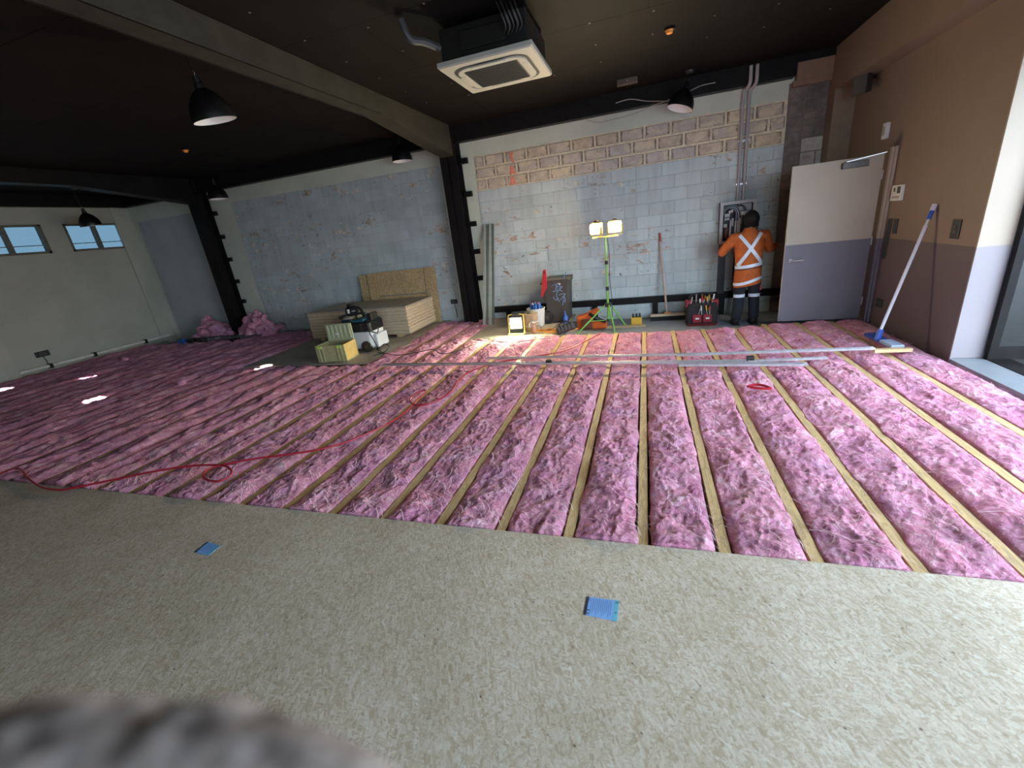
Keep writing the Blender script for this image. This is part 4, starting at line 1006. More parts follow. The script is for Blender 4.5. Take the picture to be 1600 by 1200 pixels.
for sx, yaw_ in ((-1, -0.7), (1, 0.06)):
    Mh = Matrix.Translation((tx + sx * 0.15, ty, topz + 0.13)) @ Matrix.Rotation(yaw_, 4, 'Z')
    hd_ = MB().cbox(-0.105, 0.105, -0.02, 0.06, -0.085, 0.095, 0.015).xf(Mh).build('lamp_head', pm('amber_head_casing', (0.55, 0.42, 0.14), 0.45), tr)
    MB().cbox(-0.085, 0.085, -0.028, -0.019, -0.065, 0.065, 0.012).xf(Mh).build('lamp_glass', hal, hd_)
    gd = MB()
    for j in range(5): gd.bar(Mh @ Vector((-0.09 + 0.045 * j, -0.04, -0.08)), Mh @ Vector((-0.09 + 0.045 * j, -0.04, 0.08)), 0.003, 0.003)
    for z in (-0.08, 0, 0.08): gd.bar(Mh @ Vector((-0.095, -0.04, z)), Mh @ Vector((0.095, -0.04, z)), 0.003, 0.003)
    gd.build('wire_guard', black_steel, hd_)
    br = MB()
    for q in (-1, 1): br.bar(Mh @ Vector((q * 0.112, 0.02, -0.115)), Mh @ Vector((q * 0.112, 0.02, 0.02)), 0.008, 0.02)
    br.bar(Mh @ Vector((-0.112, 0.02, -0.115)), Mh @ Vector((0.112, 0.02, -0.115)), 0.02, 0.008); br.build('bracket', MATS['yellow_bar'], tr)
    MB().cbox(-0.03, 0.03, 0.0, 0.05, 0.095, 0.13, 0.006).xf(Mh).build('top_grip', pm('brown_grip', (0.25, 0.14, 0.07), 0.5), hd_)
MB().tube(smooth_curve([(tx + 0.03, ty, topz - 0.02), (tx + 0.05, ty - 0.02, 1.1), (tx + 0.045, ty - 0.02, 0.7), (tx + 0.07, ty - 0.02, 0.35), (tx + 0.06, ty - 0.05, -0.1)]), 0.005, 6).build('power_lead', black_pl, tr, True)

# ---- broom against the back wall
bc = PZ(1029, 493, SLAB); by = 7.82
bm_ = thing('push_broom', (0.44, by, SLAB), 'wide push broom with red grip leaning on the back wall', 'broom')
MB().cbox(0.08, 0.76, by - 0.04, by + 0.04, SLAB + 0.075, SLAB + 0.115, 0.006).build('head', pm('pale_broom_wood', (0.62, 0.47, 0.33), 0.6), bm_)
bs = MB()
for j in range(60):
    for k_ in range(4):
        x = 0.09 + 0.66 * j / 59; y = by - 0.03 + 0.02 * k_; bs.box(x - 0.005, x + 0.005, y - 0.007, y + 0.007, SLAB + 0.002, SLAB + 0.078)
o = bs.build('bristles', pm('black_bristle', (0.012, 0.012, 0.013), 0.8), bm_); o['kind'] = 'stuff'
ht = PY(1031, 364, YW - 0.03)
MB().tube([(0.36, by, SLAB + 0.10), (ht.x, ht.y, ht.z - 0.14)], 0.017, 10).build('handle', pm('pinkish_wood', (0.60, 0.43, 0.36), 0.5), bm_, True)
d_ = (Vector((ht.x, ht.y, ht.z)) - Vector((0.36, by, SLAB + 0.1))).normalized()
MB().tube([Vector(ht) - d_ * 0.14, Vector(ht)], 0.018, 10).build('grip', pm('red_orange_grip', (0.60, 0.12, 0.06), 0.5), bm_, True)
MB().cbox(0.31, 0.41, by - 0.03, by + 0.03, SLAB + 0.112, SLAB + 0.14, 0.006).build('socket', pm('orange_bracket', (0.65, 0.25, 0.06), 0.5), bm_)

# ---- small things along the foot of the wall
og_m = pm('orange_cloth_bag', (0.75, 0.14, 0.02), 0.75, var=0.2, scale=12)
o_ = thing('tool_bag', (-0.95, 7.45, SLAB), 'bright orange bag slumped under the rail beside the bin', 'bag')
m = MB().cbox(-1.16, -0.88, 7.38, 7.58, SLAB, SLAB + 0.24, 0.04).prism([(-1.16, 7.38, SLAB + 0.2), (-0.80, 7.38, SLAB + 0.36), (-0.76, 7.38, SLAB + 0.28), (-0.9, 7.38, SLAB + 0.2)], (0, 0.18, 0)).cbox(-0.90, -0.64, 7.36, 7.54, SLAB, SLAB + 0.12, 0.03)
b_o = m.build('bag_body', og_m, o_); remesh(b_o, 0.018, 3)
MB().cbox(-1.06, -0.88, 7.32, 7.36, SLAB + 0.02, SLAB + 0.20, 0.02).build('dark_pocket', pm('brown_pocket', (0.16, 0.05, 0.03), 0.7), o_)
MB().tube(smooth_curve([(-0.92, 7.37, SLAB + 0.28), (-0.82, 7.33, SLAB + 0.22), (-0.72, 7.35, SLAB + 0.16), (-0.66, 7.38, SLAB + 0.13)]), 0.03, 8).build('dark_strap', black_pl, o_, True)
sp = thing('spray_bottle', (-1.33, 7.28, 0.0), 'small blue spray bottle at the right foot of the grey bin', 'bottle')
MB().lathe([(0.035, 0.0), (0.04, 0.01), (0.04, 0.12), (0.018, 0.15), (0.018, 0.17)], 16, Matrix.Translation((-1.33, 7.28, 0))).build('bottle_body', pm('bright_blue', (0.04, 0.16, 0.60), 0.35), sp, True)
MB().lathe([(0.012, 0.17), (0.012, 0.20), (0.005, 0.23)], 10, Matrix.Translation((-1.33, 7.28, 0))).build('nozzle', MATS['bright_blue'], sp, True)
yb2 = thing('yellow_tool_case', (-0.17, 7.62, SLAB), 'small yellow case with dark fittings left of the broom', 'case')
MB().cbox(-0.24, -0.06, 7.55, 7.68, SLAB, SLAB + 0.13, 0.01).build('case_body', pm('mustard_yellow', (0.75, 0.48, 0.05), 0.5), yb2)
for j in range(3): MB().cbox(-0.22 + j * 0.055, -0.19 + j * 0.055, 7.58, 7.62, SLAB + 0.128, SLAB + 0.19, 0.004).build('fitting', black_pl, yb2)
tag(MB().cbox(-0.80, 0.0, 7.40, 7.47, SLAB, SLAB + 0.03, 0.003).build('timber_offcut', timber2), 'pale timber offcut lying behind the tripod legs', 'timber')
ht_ = thing('battery_charger', (-1.23, 6.42, 0.0), 'black slatted charger lying at the edge of the insulation', 'charger')
cx, cy = -1.21, 6.62
Mp = Matrix.Translation((cx, cy, 0.03)) @ Matrix.Rotation(0.25, 4, 'Z') @ Matrix.Rotation(-0.25, 4, 'Y')
MB().cbox(-0.15, 0.15, -0.08, 0.08, 0.0, 0.10, 0.02).xf(Mp).build('casing', black_pl, ht_)
for j in range(5): MB().cbox(-0.12 + j * 0.055, -0.09 + j * 0.055, -0.084, 0.07, 0.03, 0.112, 0.004).xf(Mp).build('rib', dark_pl, ht_)
MB().tube(smooth_curve([Mp @ Vector((-0.10, 0, 0.1)), Mp @ Vector((-0.05, 0, 0.15)), Mp @ Vector((0.05, 0, 0.15)), Mp @ Vector((0.10, 0, 0.1))]), 0.012, 8).build('carry_handle', black_pl, ht_, True)
def cord(pts, r, mat, lab, name='extension_cord', cat='cord', zoff=0.0, grp=None):
    o = MB().tube(smooth_curve(pts, 6), r, 6).build(name, mat, smooth=True); return tag(o, lab, cat, grp)
rr = random.Random(12)
oc = pm('orange_cord', (0.75, 0.30, 0.05), 0.5)
pts = []
for j in range(46):
    a = j * 0.63; r_ = 0.10 + 0.14 * rr.random(); pts.append((-1.62 + j * 0.009 + r_ * math.cos(a) * 1.3, 6.70 + r_ * math.sin(a) * 0.5, 0.012 + 0.03 * rr.random()))
cord(pts, 0.006, oc, 'tangled orange extension cord in front of the bin')
cord([(gxx, 6.72, 0.10), (gxx + 0.1, 6.74, 0.11), (-1.62, 6.7, 0.03), (-1.45, 6.72, 0.05), (-1.35, 6.75, 0.13), (-1.3, 6.7, 0.06), (-1.2, 6.62, 0.09)], 0.004, black_pl, 'thin black cord curling towards the slatted charger')
cord([PZ(x, y, 0.075) for x, y in ((860, 528), (835, 531), (800, 535), (770, 533), (738, 531))], 0.004, pm('dark_cord', (0.03, 0.03, 0.03), 0.5), 'thin dark cord on the insulation left of the flood lamp')
cord([PZ(x, y, 0.07) for x, y in ((583, 556), (600, 552), (622, 555), (650, 551), (676, 546), (690, 553), (715, 548), (740, 538))], 0.006, MATS['dark_cord'], 'dark cord running from the vacuum over the insulation')

# ---- red and black tool bag beside the worker
tbx, tby = 0.86, 7.42
tb = thing('tool_tote', (tbx, tby, SLAB), 'red and black open tool tote bristling with tools beside the worker', 'bag')
dkred = pm('dark_red_fabric', (0.26, 0.014, 0.03), 0.7, var=0.15)
blk_f = pm('black_fabric', (0.018, 0.014, 0.016), 0.8, var=0.2)
def tsec(z, wx, wy): return rrect(tbx, tby, wx, wy, 0.05, SLAB + z, 4)
MB().loft([tsec(0.0, 0.22, 0.14), tsec(0.035, 0.235, 0.15)]).build('base', pm('red_rubber_base', (0.20, 0.015, 0.02), 0.5), tb)
MB().loft([tsec(0.035, 0.225, 0.145), tsec(0.20, 0.235, 0.15), tsec(0.34, 0.22, 0.13), tsec(0.36, 0.21, 0.12)]).build('body', blk_f, tb)
for sx in (-1, 1):
    pk = MB().cbox(tbx + sx * 0.075 - 0.065, tbx + sx * 0.075 + 0.065, tby - 0.172, tby - 0.14, SLAB + 0.06, SLAB + 0.19, 0.012).build('front_pocket', dkred, tb)
    MB().cbox(tbx + sx * 0.075 - 0.025, tbx + sx * 0.075 + 0.03, tby - 0.178, tby - 0.17, SLAB + 0.115, SLAB + 0.14, 0.004).build('white_badge', white_pl, pk)
for sx in (-1, 1): MB().cbox(tbx + sx * 0.19 - 0.05, tbx + sx * 0.19 + 0.05, tby - 0.10, tby + 0.10, SLAB + 0.30, SLAB + 0.40, 0.02).build('side_pouch', dkred, tb)
MB().tube(smooth_curve([(tbx - 0.19, tby, SLAB + 0.38), (tbx - 0.16, tby, SLAB + 0.47), (tbx, tby, SLAB + 0.50), (tbx + 0.16, tby, SLAB + 0.47), (tbx + 0.19, tby, SLAB + 0.38)]), 0.016, 8).build('carry_handle', blk_f, tb, True)
tcol = [pm('brass', (0.5, 0.33, 0.08), 0.35, 0.7), alu, red_pl, pm('tool_yellow', (0.65, 0.42, 0.05), 0.5), white_pl]
for j in range(18):
    x = tbx - 0.19 + 0.38 * rr.random(); y = tby - 0.155 + 0.24 * (j % 4) / 4; L = 0.08 + 0.09 * rr.random(); z = SLAB + (0.19 if j % 4 == 0 else 0.33)
    tl = thing('hand_tool', (x, y, z), 'hand tool sticking out of the red and black tote', 'tool', 'hand tools in the tote')
    a = Vector((x, y - 0.01, z)); b = a + Vector((rr.uniform(-0.03, 0.03), rr.uniform(-0.03, 0.0), L))
    MB().tube([a, a.lerp(b, 0.55)], 0.006, 6).build('shaft', alu, tl, True)
    MB().tube([a.lerp(b, 0.5), b], 0.011, 8).build('grip', tcol[j % 5], tl, True)

# ---- leaning framed OSB panel
lp_ = thing('osb_panel', (-4.95, 7.95, 0.02), 'rough strand board panel leaning on the back wall behind the stack', 'panel')
Mo = Matrix.Translation((0, 7.94, 0.02)) @ Matrix.Rotation(-math.atan2(0.10, 1.1), 4, 'X')
Mo = Matrix.Translation((-5.83, 7.95, 0.02)) @ Matrix.Rotation(math.radians(-4.5), 4, 'X')
for (a, b, c, d, pr) in ((0, 0.20, 0, 1.09, 0.0), (0.21, 0.41, 0, 1.10, 0.022), (0.425, 1.54, 0.625, 1.11, 0.0), (0.425, 1.54, 0, 0.61, 0.006), (1.555, 1.80, 0, 1.12, 0.014)):
    MB().box(a, b, -0.02 - pr, 0.0, c, d).xf(Mo).build('board', osb, lp_)

# ---- stack of flooring sheets
edge_m = mat_timber('pale_sheet_edge', (0.52, 0.42, 0.28), (0.72, 0.60, 0.43), axis=(3, 3, 40))
edge_m2 = mat_timber('tan_sheet_edge', (0.48, 0.34, 0.19), (0.62, 0.46, 0.28), axis=(3, 3, 40))
NS = 26; sx0, sx1, sy0, sy1 = -6.30, -4.12, 6.78, 7.86
for zb_, xx in ((0.02, sx0 + 0.2), (0.02, (sx0 + sx1) / 2), (0.02, sx1 - 0.25)):
    tag(MB().box(xx - 0.05, xx + 0.05, sy0 + 0.02, sy1 - 0.02, 0.02, 0.075).build('bearer', timber2), ['left timber bearer under the stack of flooring sheets', 'middle timber bearer under the stack of flooring sheets', 'right timber bearer under the stack of flooring sheets'][[sx0 + 0.2, (sx0 + sx1) / 2, sx1 - 0.25].index(xx)], 'timber', 'bearers under the stack')
for j in range(NS):
    dx, dy = rr.uniform(-0.011, 0.011), rr.uniform(-0.011, 0.011); z = 0.075 + j * 0.0195; em = edge_m if j % 3 else edge_m2
    o = MB().box(sx0 + dx, sx1 + dx, sy0 + dy, sy1 + dy, z, z + 0.0180).build('flooring_sheet', em if j < NS - 1 else greyboard)
    tag(o, 'topmost grey-brown flooring sheet of the stack' if j == NS - 1 else 'pale flooring sheet, %s from the top of the tall stack' % ORD[NS - 1 - j], 'sheet', 'stacked flooring sheets')
ST = 0.075 + NS * 0.0195

# ---- vacuum extractor with a helmet-like mitre saw head behind, green crate
vx, vy = -4.50, 6.05
vc = thing('dust_extractor', (vx, vy, 0.02), 'white and black wheeled dust extractor in front of the board stack', 'vacuum')
white_t = pm('off_white_tub', (0.62, 0.63, 0.66), 0.45, var=0.04)
teal = pm('teal_plastic', (0.01, 0.09, 0.13), 0.4, var=0.08)
MB().loft([rrect(vx, vy, 0.20, 0.20, 0.06, 0.08), rrect(vx, vy, 0.23, 0.22, 0.07, 0.14), rrect(vx, vy, 0.22, 0.21, 0.07, 0.34), rrect(vx, vy, 0.23, 0.22, 0.07, 0.36)]).build('tub', white_t, vc)
MB().loft([rrect(vx, vy, 0.235, 0.22, 0.07, 0.36), rrect(vx, vy, 0.235, 0.22, 0.07, 0.50), rrect(vx, vy, 0.20, 0.18, 0.06, 0.54)]).build('motor_head', pm('glossy_black', (0.014, 0.015, 0.017), 0.25), vc)
MB().cbox(vx - 0.10, vx + 0.13, vy - 0.20, vy + 0.05, 0.52, 0.565, 0.02).build('teal_top', teal, vc)
MB().cbox(vx + 0.14, vx + 0.22, vy - 0.10, vy + 0.10, 0.52, 0.64, 0.015).build('tool_socket', black_pl, vc)
MB().tube(smooth_curve([(vx - 0.05, vy - 0.10, 0.55), (vx - 0.03, vy - 0.12, 0.64), (vx + 0.1, vy - 0.1, 0.65), (vx + 0.15, vy - 0.06, 0.58)]), 0.018, 8).build('carry_handle', black_pl, vc, True)
for sy_ in (-0.21, 0.21):
    Mw = Matrix.Translation((vx + 0.10, vy + sy_, 0.115)) @ Matrix.Rotation(math.pi / 2, 4, 'X')
    wv = MB().lathe([(0.03, -0.028), (0.088, -0.028), (0.095, -0.015), (0.095, 0.015), (0.088, 0.028), (0.03, 0.028)], 22, Mw).build('wheel', black_pl, vc, True)
    MB().lathe([(0.03, -0.03), (0.03, 0.03)], 12, Mw).build('hub', dark_pl, wv, True)
for sx in (-0.15, 0.26): MB().ball((vx + sx, vy - 0.14, 0.055), 0.035, 10, 7).build('castor', black_pl, vc, True)
MB().cbox(vx + 0.20, vx + 0.29, vy - 0.16, vy + 0.16, 0.08, 0.30, 0.02).build('side_fairing', white_t, vc)
MB().tube(smooth_curve([(vx + 0.21, vy - 0.1, 0.50), (vx + 0.32, vy - 0.12, 0.42), (vx + 0.30, vy - 0.14, 0.32), (vx + 0.20, vy - 0.2, 0.36), (vx + 0.26, vy - 0.2, 0.18), (vx + 0.34, vy - 0.25, 0.06), (vx + 0.45, vy - 0.30, 0.03), (vx + 0.52, vy - 0.22, 0.10), (vx + 0.42, vy - 0.2, 0.14), (vx + 0.36, vy - 0.3, 0.04), (vx + 0.62, vy - 0.42, 0.03)]), 0.008, 6).build('power_lead', black_pl, vc, True)
sw = thing('power_tool', (-4.98, 6.42, 0.02), 'black and cream power tool with a hose behind the green crate', 'power tool')
qx, qy = -4.98, 6.42
MB().cbox(qx - 0.17, qx + 0.22, qy - 0.15, qy + 0.15, 0.30, 0.50, 0.03).build('case', teal, sw)
MB().cbox(qx - 0.15, qx + 0.20, qy - 0.14, qy + 0.14, 0.02, 0.30, 0.02).build('lower_case', black_pl, sw)
MB().lathe([(0.17, 0.50), (0.16, 0.53), (0.12, 0.545)], 20, Matrix.Translation((qx - 0.02, qy, 0))).build('cream_skirt', pm('cream_plastic', (0.62, 0.58, 0.46), 0.5), sw, True)
MB().ball((qx, qy, 0.62), (0.12, 0.11, 0.11), 16, 10).build('motor_dome', MATS['glossy_black'], sw, True)
MB().cbox(qx - 0.05, qx + 0.05, qy - 0.05, qy + 0.05, 0.70, 0.75, 0.012).build('top_knob', black_pl, sw)
MB().box(qx - 0.008, qx + 0.03, qy - 0.118, qy - 0.10, 0.60, 0.67).build('badge', white_pl, sw)
MB().tube(smooth_curve([(qx + 0.05, qy, 0.68), (qx + 0.18, qy - 0.02, 0.67), (qx + 0.24, qy - 0.02, 0.56), (qx + 0.23, qy, 0.48)]), 0.024, 8).build('hose', black_pl, sw, True)
MB().cbox(qx + 0.11, qx + 0.18, qy - 0.14, qy - 0.08, 0.48, 0.54, 0.01).build('lime_catch', pm('lime_green', (0.45, 0.60, 0.12), 0.5), sw)
MB().cbox(qx - 0.22, qx - 0.16, qy - 0.12, qy + 0.05, 0.50, 0.56, 0.012).build('side_lever', dark_pl, sw)

gx, gy = -4.72, 5.50
crm = pm('pale_olive_crate', (0.36, 0.34, 0.17), 0.6, var=0.12, scale=14)
cr = thing('tool_crate', (gx, gy, 0.02), 'open olive green tool crate with its ribbed lid standing up', 'crate', rz=math.radians(6))
f = MB(); w2, d2, hh = 0.25, 0.18, 0.27
f.box(-w2, w2, -d2, -d2 + 0.015, 0.0, hh).box(-w2, w2, d2 - 0.015, d2, 0, hh).box(-w2, -w2 + 0.015, -d2 + 0.015, d2 - 0.015, 0, hh).box(-w2, w2, -d2, d2, 0, 0.015)
f.build('box', crm, cr, local=True)
MB().box(w2 - 0.015, w2, -d2 + 0.015, d2 - 0.015, 0.015, hh).build('end_panel', pm('honey_yellow_end', (0.62, 0.42, 0.14), 0.6), cr, local=True)
for x in (-0.19, -0.13, 0.13, 0.19): MB().cbox(x - 0.012, x + 0.012, -d2 - 0.014, -d2 + 0.002, 0.01, hh - 0.02, 0.004).build('rib', crm, cr, local=True)
for x in (-0.17, 0.17): MB().cbox(x - 0.04, x + 0.04, -d2 - 0.022, -d2 + 0.002, hh - 0.045, hh - 0.005, 0.006).build('latch', MATS['lime_green'], cr, local=True)
ld_ = MB().cbox(-w2 + 0.02, w2 - 0.02, d2 - 0.01, d2 + 0.02, hh, hh + 0.26, 0.005).build('lid', pm('pale_green_lid', (0.42, 0.43, 0.27), 0.6, var=0.1), cr, local=True)
for j in range(6): x = -0.19 + 0.076 * j; MB().cbox(x - 0.018, x + 0.018, d2 - 0.028, d2 - 0.008, hh + 0.03, hh + 0.245, 0.006).build('lid_rib', MATS['pale_green_lid'], ld_, local=True)
MB().cbox(-0.06, 0.0, d2 - 0.034, d2 - 0.02, hh + 0.09, hh + 0.115, 0.004).build('sticker', white_pl, ld_, local=True)

# ---- low pile of long tools and bags by the far column
jk = [(pm('grey_green_lengths', (0.20, 0.22, 0.19), 0.5, 0.3), 7.18), (steel, 7.25), (pm('dark_grey_lengths', (0.09, 0.10, 0.10), 0.5), 7.3)]
for j in range(9):
    x0 = -11.2 + j * 0.24; yj = 7.22 + 0.025 * (j % 4)
    o = MB().bar((x0, yj, 0.07 + 0.012 * (j % 3)), (x0 + 1.05, yj + 0.12, 0.085 + 0.012 * (j % 2)), 0.07, 0.035).build('metal_length', jk[j % 3][0])
    tag(o, '%s metal length from the left in the low pile before the far column' % ORD[j], 'metal length', 'pile of metal lengths')
for j, (x, mm, lab) in enumerate(((-10.35, MATS['blue_plastic'], 'small blue box in the low pile near the left wall'), (-10.05, black_pl, 'left black box in the low pile near the left wall'), (-9.75, black_pl, 'right black box in the low pile near the left wall'))):
    o = thing('small_box', (x, 7.12, 0.0), lab, 'box', 'small boxes in the low pile')
    MB().cbox(x - 0.10, x + 0.10, 7.05, 7.17, 0.05, 0.13, 0.01).build('box_body', mm, o); MB().cbox(x - 0.102, x + 0.102, 7.045, 7.175, 0.125, 0.145, 0.006).build('box_lid', mm, o)

# ================================================================== RIGHT WALL THINGS
def plate(px, py, hy, hz, lab, mat, parts, name='light_switch', cat='switch', grp='black switch plates on the right wall', th=0.012):
    p = PX(px, py, XR); o = thing(name, (XR, p.y, p.z), lab, cat, grp)
    MB().cbox(XR - th, XR - 0.0005, p.y - hy, p.y + hy, p.z - hz, p.z + hz, min(0.004, th * 0.3)).build('plate', mat, o)
    for (dy, dz, sy_, sz_, mm, nm) in parts: MB().cbox(XR - th - 0.005, XR - th + 0.001, p.y + dy - sy_, p.y + dy + sy_, p.z + dz - sz_, p.z + dz + sz_, 0.0015).build(nm, mm, o)
rock = [(0, 0.02, 0.015, 0.012, dark_pl, 'rocker'), (0, -0.02, 0.015, 0.012, dark_pl, 'rocker')]
plate(1390.5, 353, 0.040, 0.080, 'left switch of the upper pair of black switches by the door', black_pl, rock)
plate(1400, 353.5, 0.040, 0.080, 'right switch of the upper pair of black switches by the door', black_pl, rock)
plate(1386.5, 373, 0.040, 0.076, 'middle black switch on the edge of the mauve paint by the door', black_pl, rock)
plate(1382.5, 394, 0.040, 0.072, 'lowest black switch on the mauve paint by the door', black_pl, rock)
plate(1494.5, 358, 0.058, 0.085, 'single black switch nearer the glass door', black_pl, rock)
plate(1375, 473, 0.07, 0.05, 'low black socket on the mauve paint near the floor', black_pl, [(-0.03, 0, 0.018, 0.02, dark_pl, 'outlet'), (0.03, 0, 0.018, 0.02, dark_pl, 'outlet')], 'power_socket', 'socket', None)
plate(1404.5, 301, 0.115, 0.082, 'white control panel with a small screen on the brown wall', white_pl, [(-0.05, 0.03, 0.03, 0.035, dark_pl, 'screen'), (0.045, 0.035, 0.012, 0.02, dark_pl, 'dial')] + [(0.06 - 0.03 * j, -0.045, 0.010, 0.012, cream_pl, 'button') for j in range(5)], 'control_panel', 'control panel', None, 0.025)
plate(1387.5, 204, 0.045, 0.085, 'small white sensor box high on the brown wall', white_pl, [(0, 0, 0.025, 0.05, cream_pl, 'lens')], 'wall_sensor', 'sensor', None, 0.04)
# loudspeaker
p = PX(1349, 122, XR)
spx, spy, spz = XR, 7.05, 2.68
sk = thing('loudspeaker', (spx, spy, spz), 'small dark wall loudspeaker high on the brown wall', 'speaker')
pc = PX(1351, 122, XR - 0.13)
Ms = Matrix.Translation(pc) @ Matrix.Rotation(math.radians(-115), 4, 'Z') @ Matrix.Rotation(math.radians(8), 4, 'Y')
sk.location = (XR, pc.y, pc.z)
MB().loft([[(-0.06, -0.06, -0.15), (-0.06, 0.06, -0.15), (-0.06, 0.06, 0.15), (-0.06, -0.06, 0.15)], [(0.06, -0.085, -0.18), (0.06, 0.085, -0.18), (0.06, 0.085, 0.18), (0.06, -0.085, 0.18)]]).xf(Matrix.Translation(pc) @ Matrix.Rotation(math.radians(215), 4, 'Z')).build('cabinet', pm('dark_brown_grey', (0.05, 0.042, 0.038), 0.5), sk)
MB().cbox(0.06, 0.072, -0.078, 0.078, -0.17, 0.17, 0.005).xf(Matrix.Translation(pc) @ Matrix.Rotation(math.radians(215), 4, 'Z')).build('grille', pm('grey_grille', (0.075, 0.07, 0.068), 0.6), sk)
MB().tube([pc, (XR - 0.001, pc.y + 0.02, pc.z)], 0.02, 8).build('bracket', black_steel, sk, True)

# ---- blue floor scraper / mop leaning on the right wall
mt = PX(1461, 319, XR - 0.02); mb = PZ(1371, 527, 0.10)
mp = thing('floor_brush', (mb.x, mb.y, 0.06), 'blue and white long-handled floor brush leaning on the right wall', 'brush')
blu = pm('royal_blue_plastic', (0.03, 0.09, 0.42), 0.4, var=0.06)
hm = pm('white_lilac_handle', (0.62, 0.62, 0.72), 0.35, var=0.03)
d_ = (mt - mb).normalized()
MB().tube([mb + d_ * 0.05, mt - d_ * 0.20], 0.0155, 10).build('handle', hm, mp, True)
MB().tube([mt - d_ * 0.22, mt - d_ * 0.12], 0.012, 10).build('neck', alu, mp, True)
MB().tube([mt - d_ * 0.14, mt - d_ * 0.05], 0.020, 10).build('blue_collar', blu, mp, True)
MB().tube([mt - d_ * 0.06, mt], 0.022, 10).build('white_end_grip', hm, mp, True)
hx0, hx1 = PZ(1358, 522, 0.07), PZ(1398, 541, 0.07)
MB().bar(hx0, hx1, 0.10, 0.03).build('head', blu, mp)
MB().tube([mb + Vector((0, 0, -0.03)), mb + d_ * 0.09], 0.028, 8).build('socket', blu, mp, True)
a = hx0.lerp(hx1, 0.66); MB().bar(a + Vector((0, 0, 0.012)), hx1 + (hx1 - hx0) * 0.1 + Vector((0, 0, 0.01)), 0.11, 0.03).build('pale_pad', pm('pale_blue_pad', (0.35, 0.45, 0.62), 0.6), mp)

# ================================================================== LYING ON THE INSULATION
def lay_track(a, b, lab, wdt=0.05, hgt=0.022, grp='steel tracks lying across the joists'):
    o = thing('steel_track', (Vector(a) + Vector(b)) / 2, lab, 'steel track', grp)
    a, b = Vector(a), Vector(b); n = (b - a).cross(Vector((0, 0, 1))).normalized()
    MB().bar(a, b, wdt, 0.003).build('web', steel, o)
    for s_ in (-1, 1): MB().bar(a + n * s_ * wdt / 2 + Vector((0, 0, hgt / 2)), b + n * s_ * wdt / 2 + Vector((0, 0, hgt / 2)), 0.003, hgt).build('flange', steel, o)
    return o
zt = 0.085
lay_track(PZ(597, 571, zt), PZ(1172, 566, zt), 'long steel track lying across the joists in front of the lamps')
lay_track(PZ(1060, 571.5, zt + 0.005), PZ(1262, 570.5, zt), 'bright steel track overlapping the right end of the long track', 0.045)
lay_track(PZ(760, 561, zt), PZ(1066, 555, zt), 'left steel track of the row nearer the lamps', 0.03)
lay_track(PZ(1058, 556, zt), PZ(1366, 545.5, zt), 'steel track reaching towards the blue brush on the right', 0.04)
lay_track(PZ(1170, 566, zt), PZ(1292, 560.5, zt), 'short steel track between the two longer tracks', 0.03)
for px, py, lab in ((858, 565.5, 'black clip at the middle of the long steel track'), (1172, 561, 'black clip near the right end of the long steel track')):
    p = PZ(px, py, zt + 0.02); tag(MB().cbox(p.x - 0.035, p.x + 0.035, p.y - 0.03, p.y + 0.03, p.z - 0.03, p.z + 0.03, 0.006).build('clip', black_pl), lab, 'clip')
tag(MB().bar(PZ(1365, 548, 0.07), PZ(1424, 546, 0.07), 0.05, 0.035).build('timber_offcut', timber2), 'pale timber offcut at the foot of the blue brush', 'timber')
# red hose
rh = pm('red_air_hose', (0.36, 0.012, 0.03), 0.4, var=0.1)
hz = 0.075
path = [(-60, 757), (0, 741), (29, 732), (44, 747), (62, 760), (85, 765), (107, 764), (175, 750), (250, 735), (300, 728), (345, 727), (361, 734), (358, 745), (340, 752), (322, 749), (318, 740), (330, 731), (360, 724), (400, 716.5), (450, 710), (500, 702), (540, 691), (575, 677), (605, 663), (632, 645), (655, 622), (666, 611), (655, 612), (641, 624), (650, 633), (676, 629), (700, 615), (715, 597), (730, 583), (755, 573), (785, 565), (830, 558), (870, 551), (895, 543), (915, 533), (938, 521)]
pp = []
for i, (x, y) in enumerate(path):
    q = PZ(x, y, hz if (i > 7) else 0.045); pp.append(q)
tag(MB().tube(smooth_curve(pp, 6), 0.0085, 8).build('air_hose', rh, smooth=True), 'red air hose snaking with a loop across the insulation', 'hose')
pp = [PZ(x, y, 0.08) for x, y in ((652, 634), (670, 631), (690, 622), (706, 610), (716, 594))]
tag(MB().tube(smooth_curve(pp, 6), 0.008, 8).build('air_hose', rh, smooth=True), 'short doubled length of red hose beside the hose loop', 'hose')
pp = [PZ(x, y, 0.08) for x, y in ((1168, 604), (1180, 601), (1195, 603), (1204, 607), (1190, 607), (1172, 605))]
tag(MB().tube(smooth_curve(pp, 5), 0.012, 6).build('red_scrap', rh, smooth=True), 'small red scrap lying on the insulation right of centre', 'scrap')

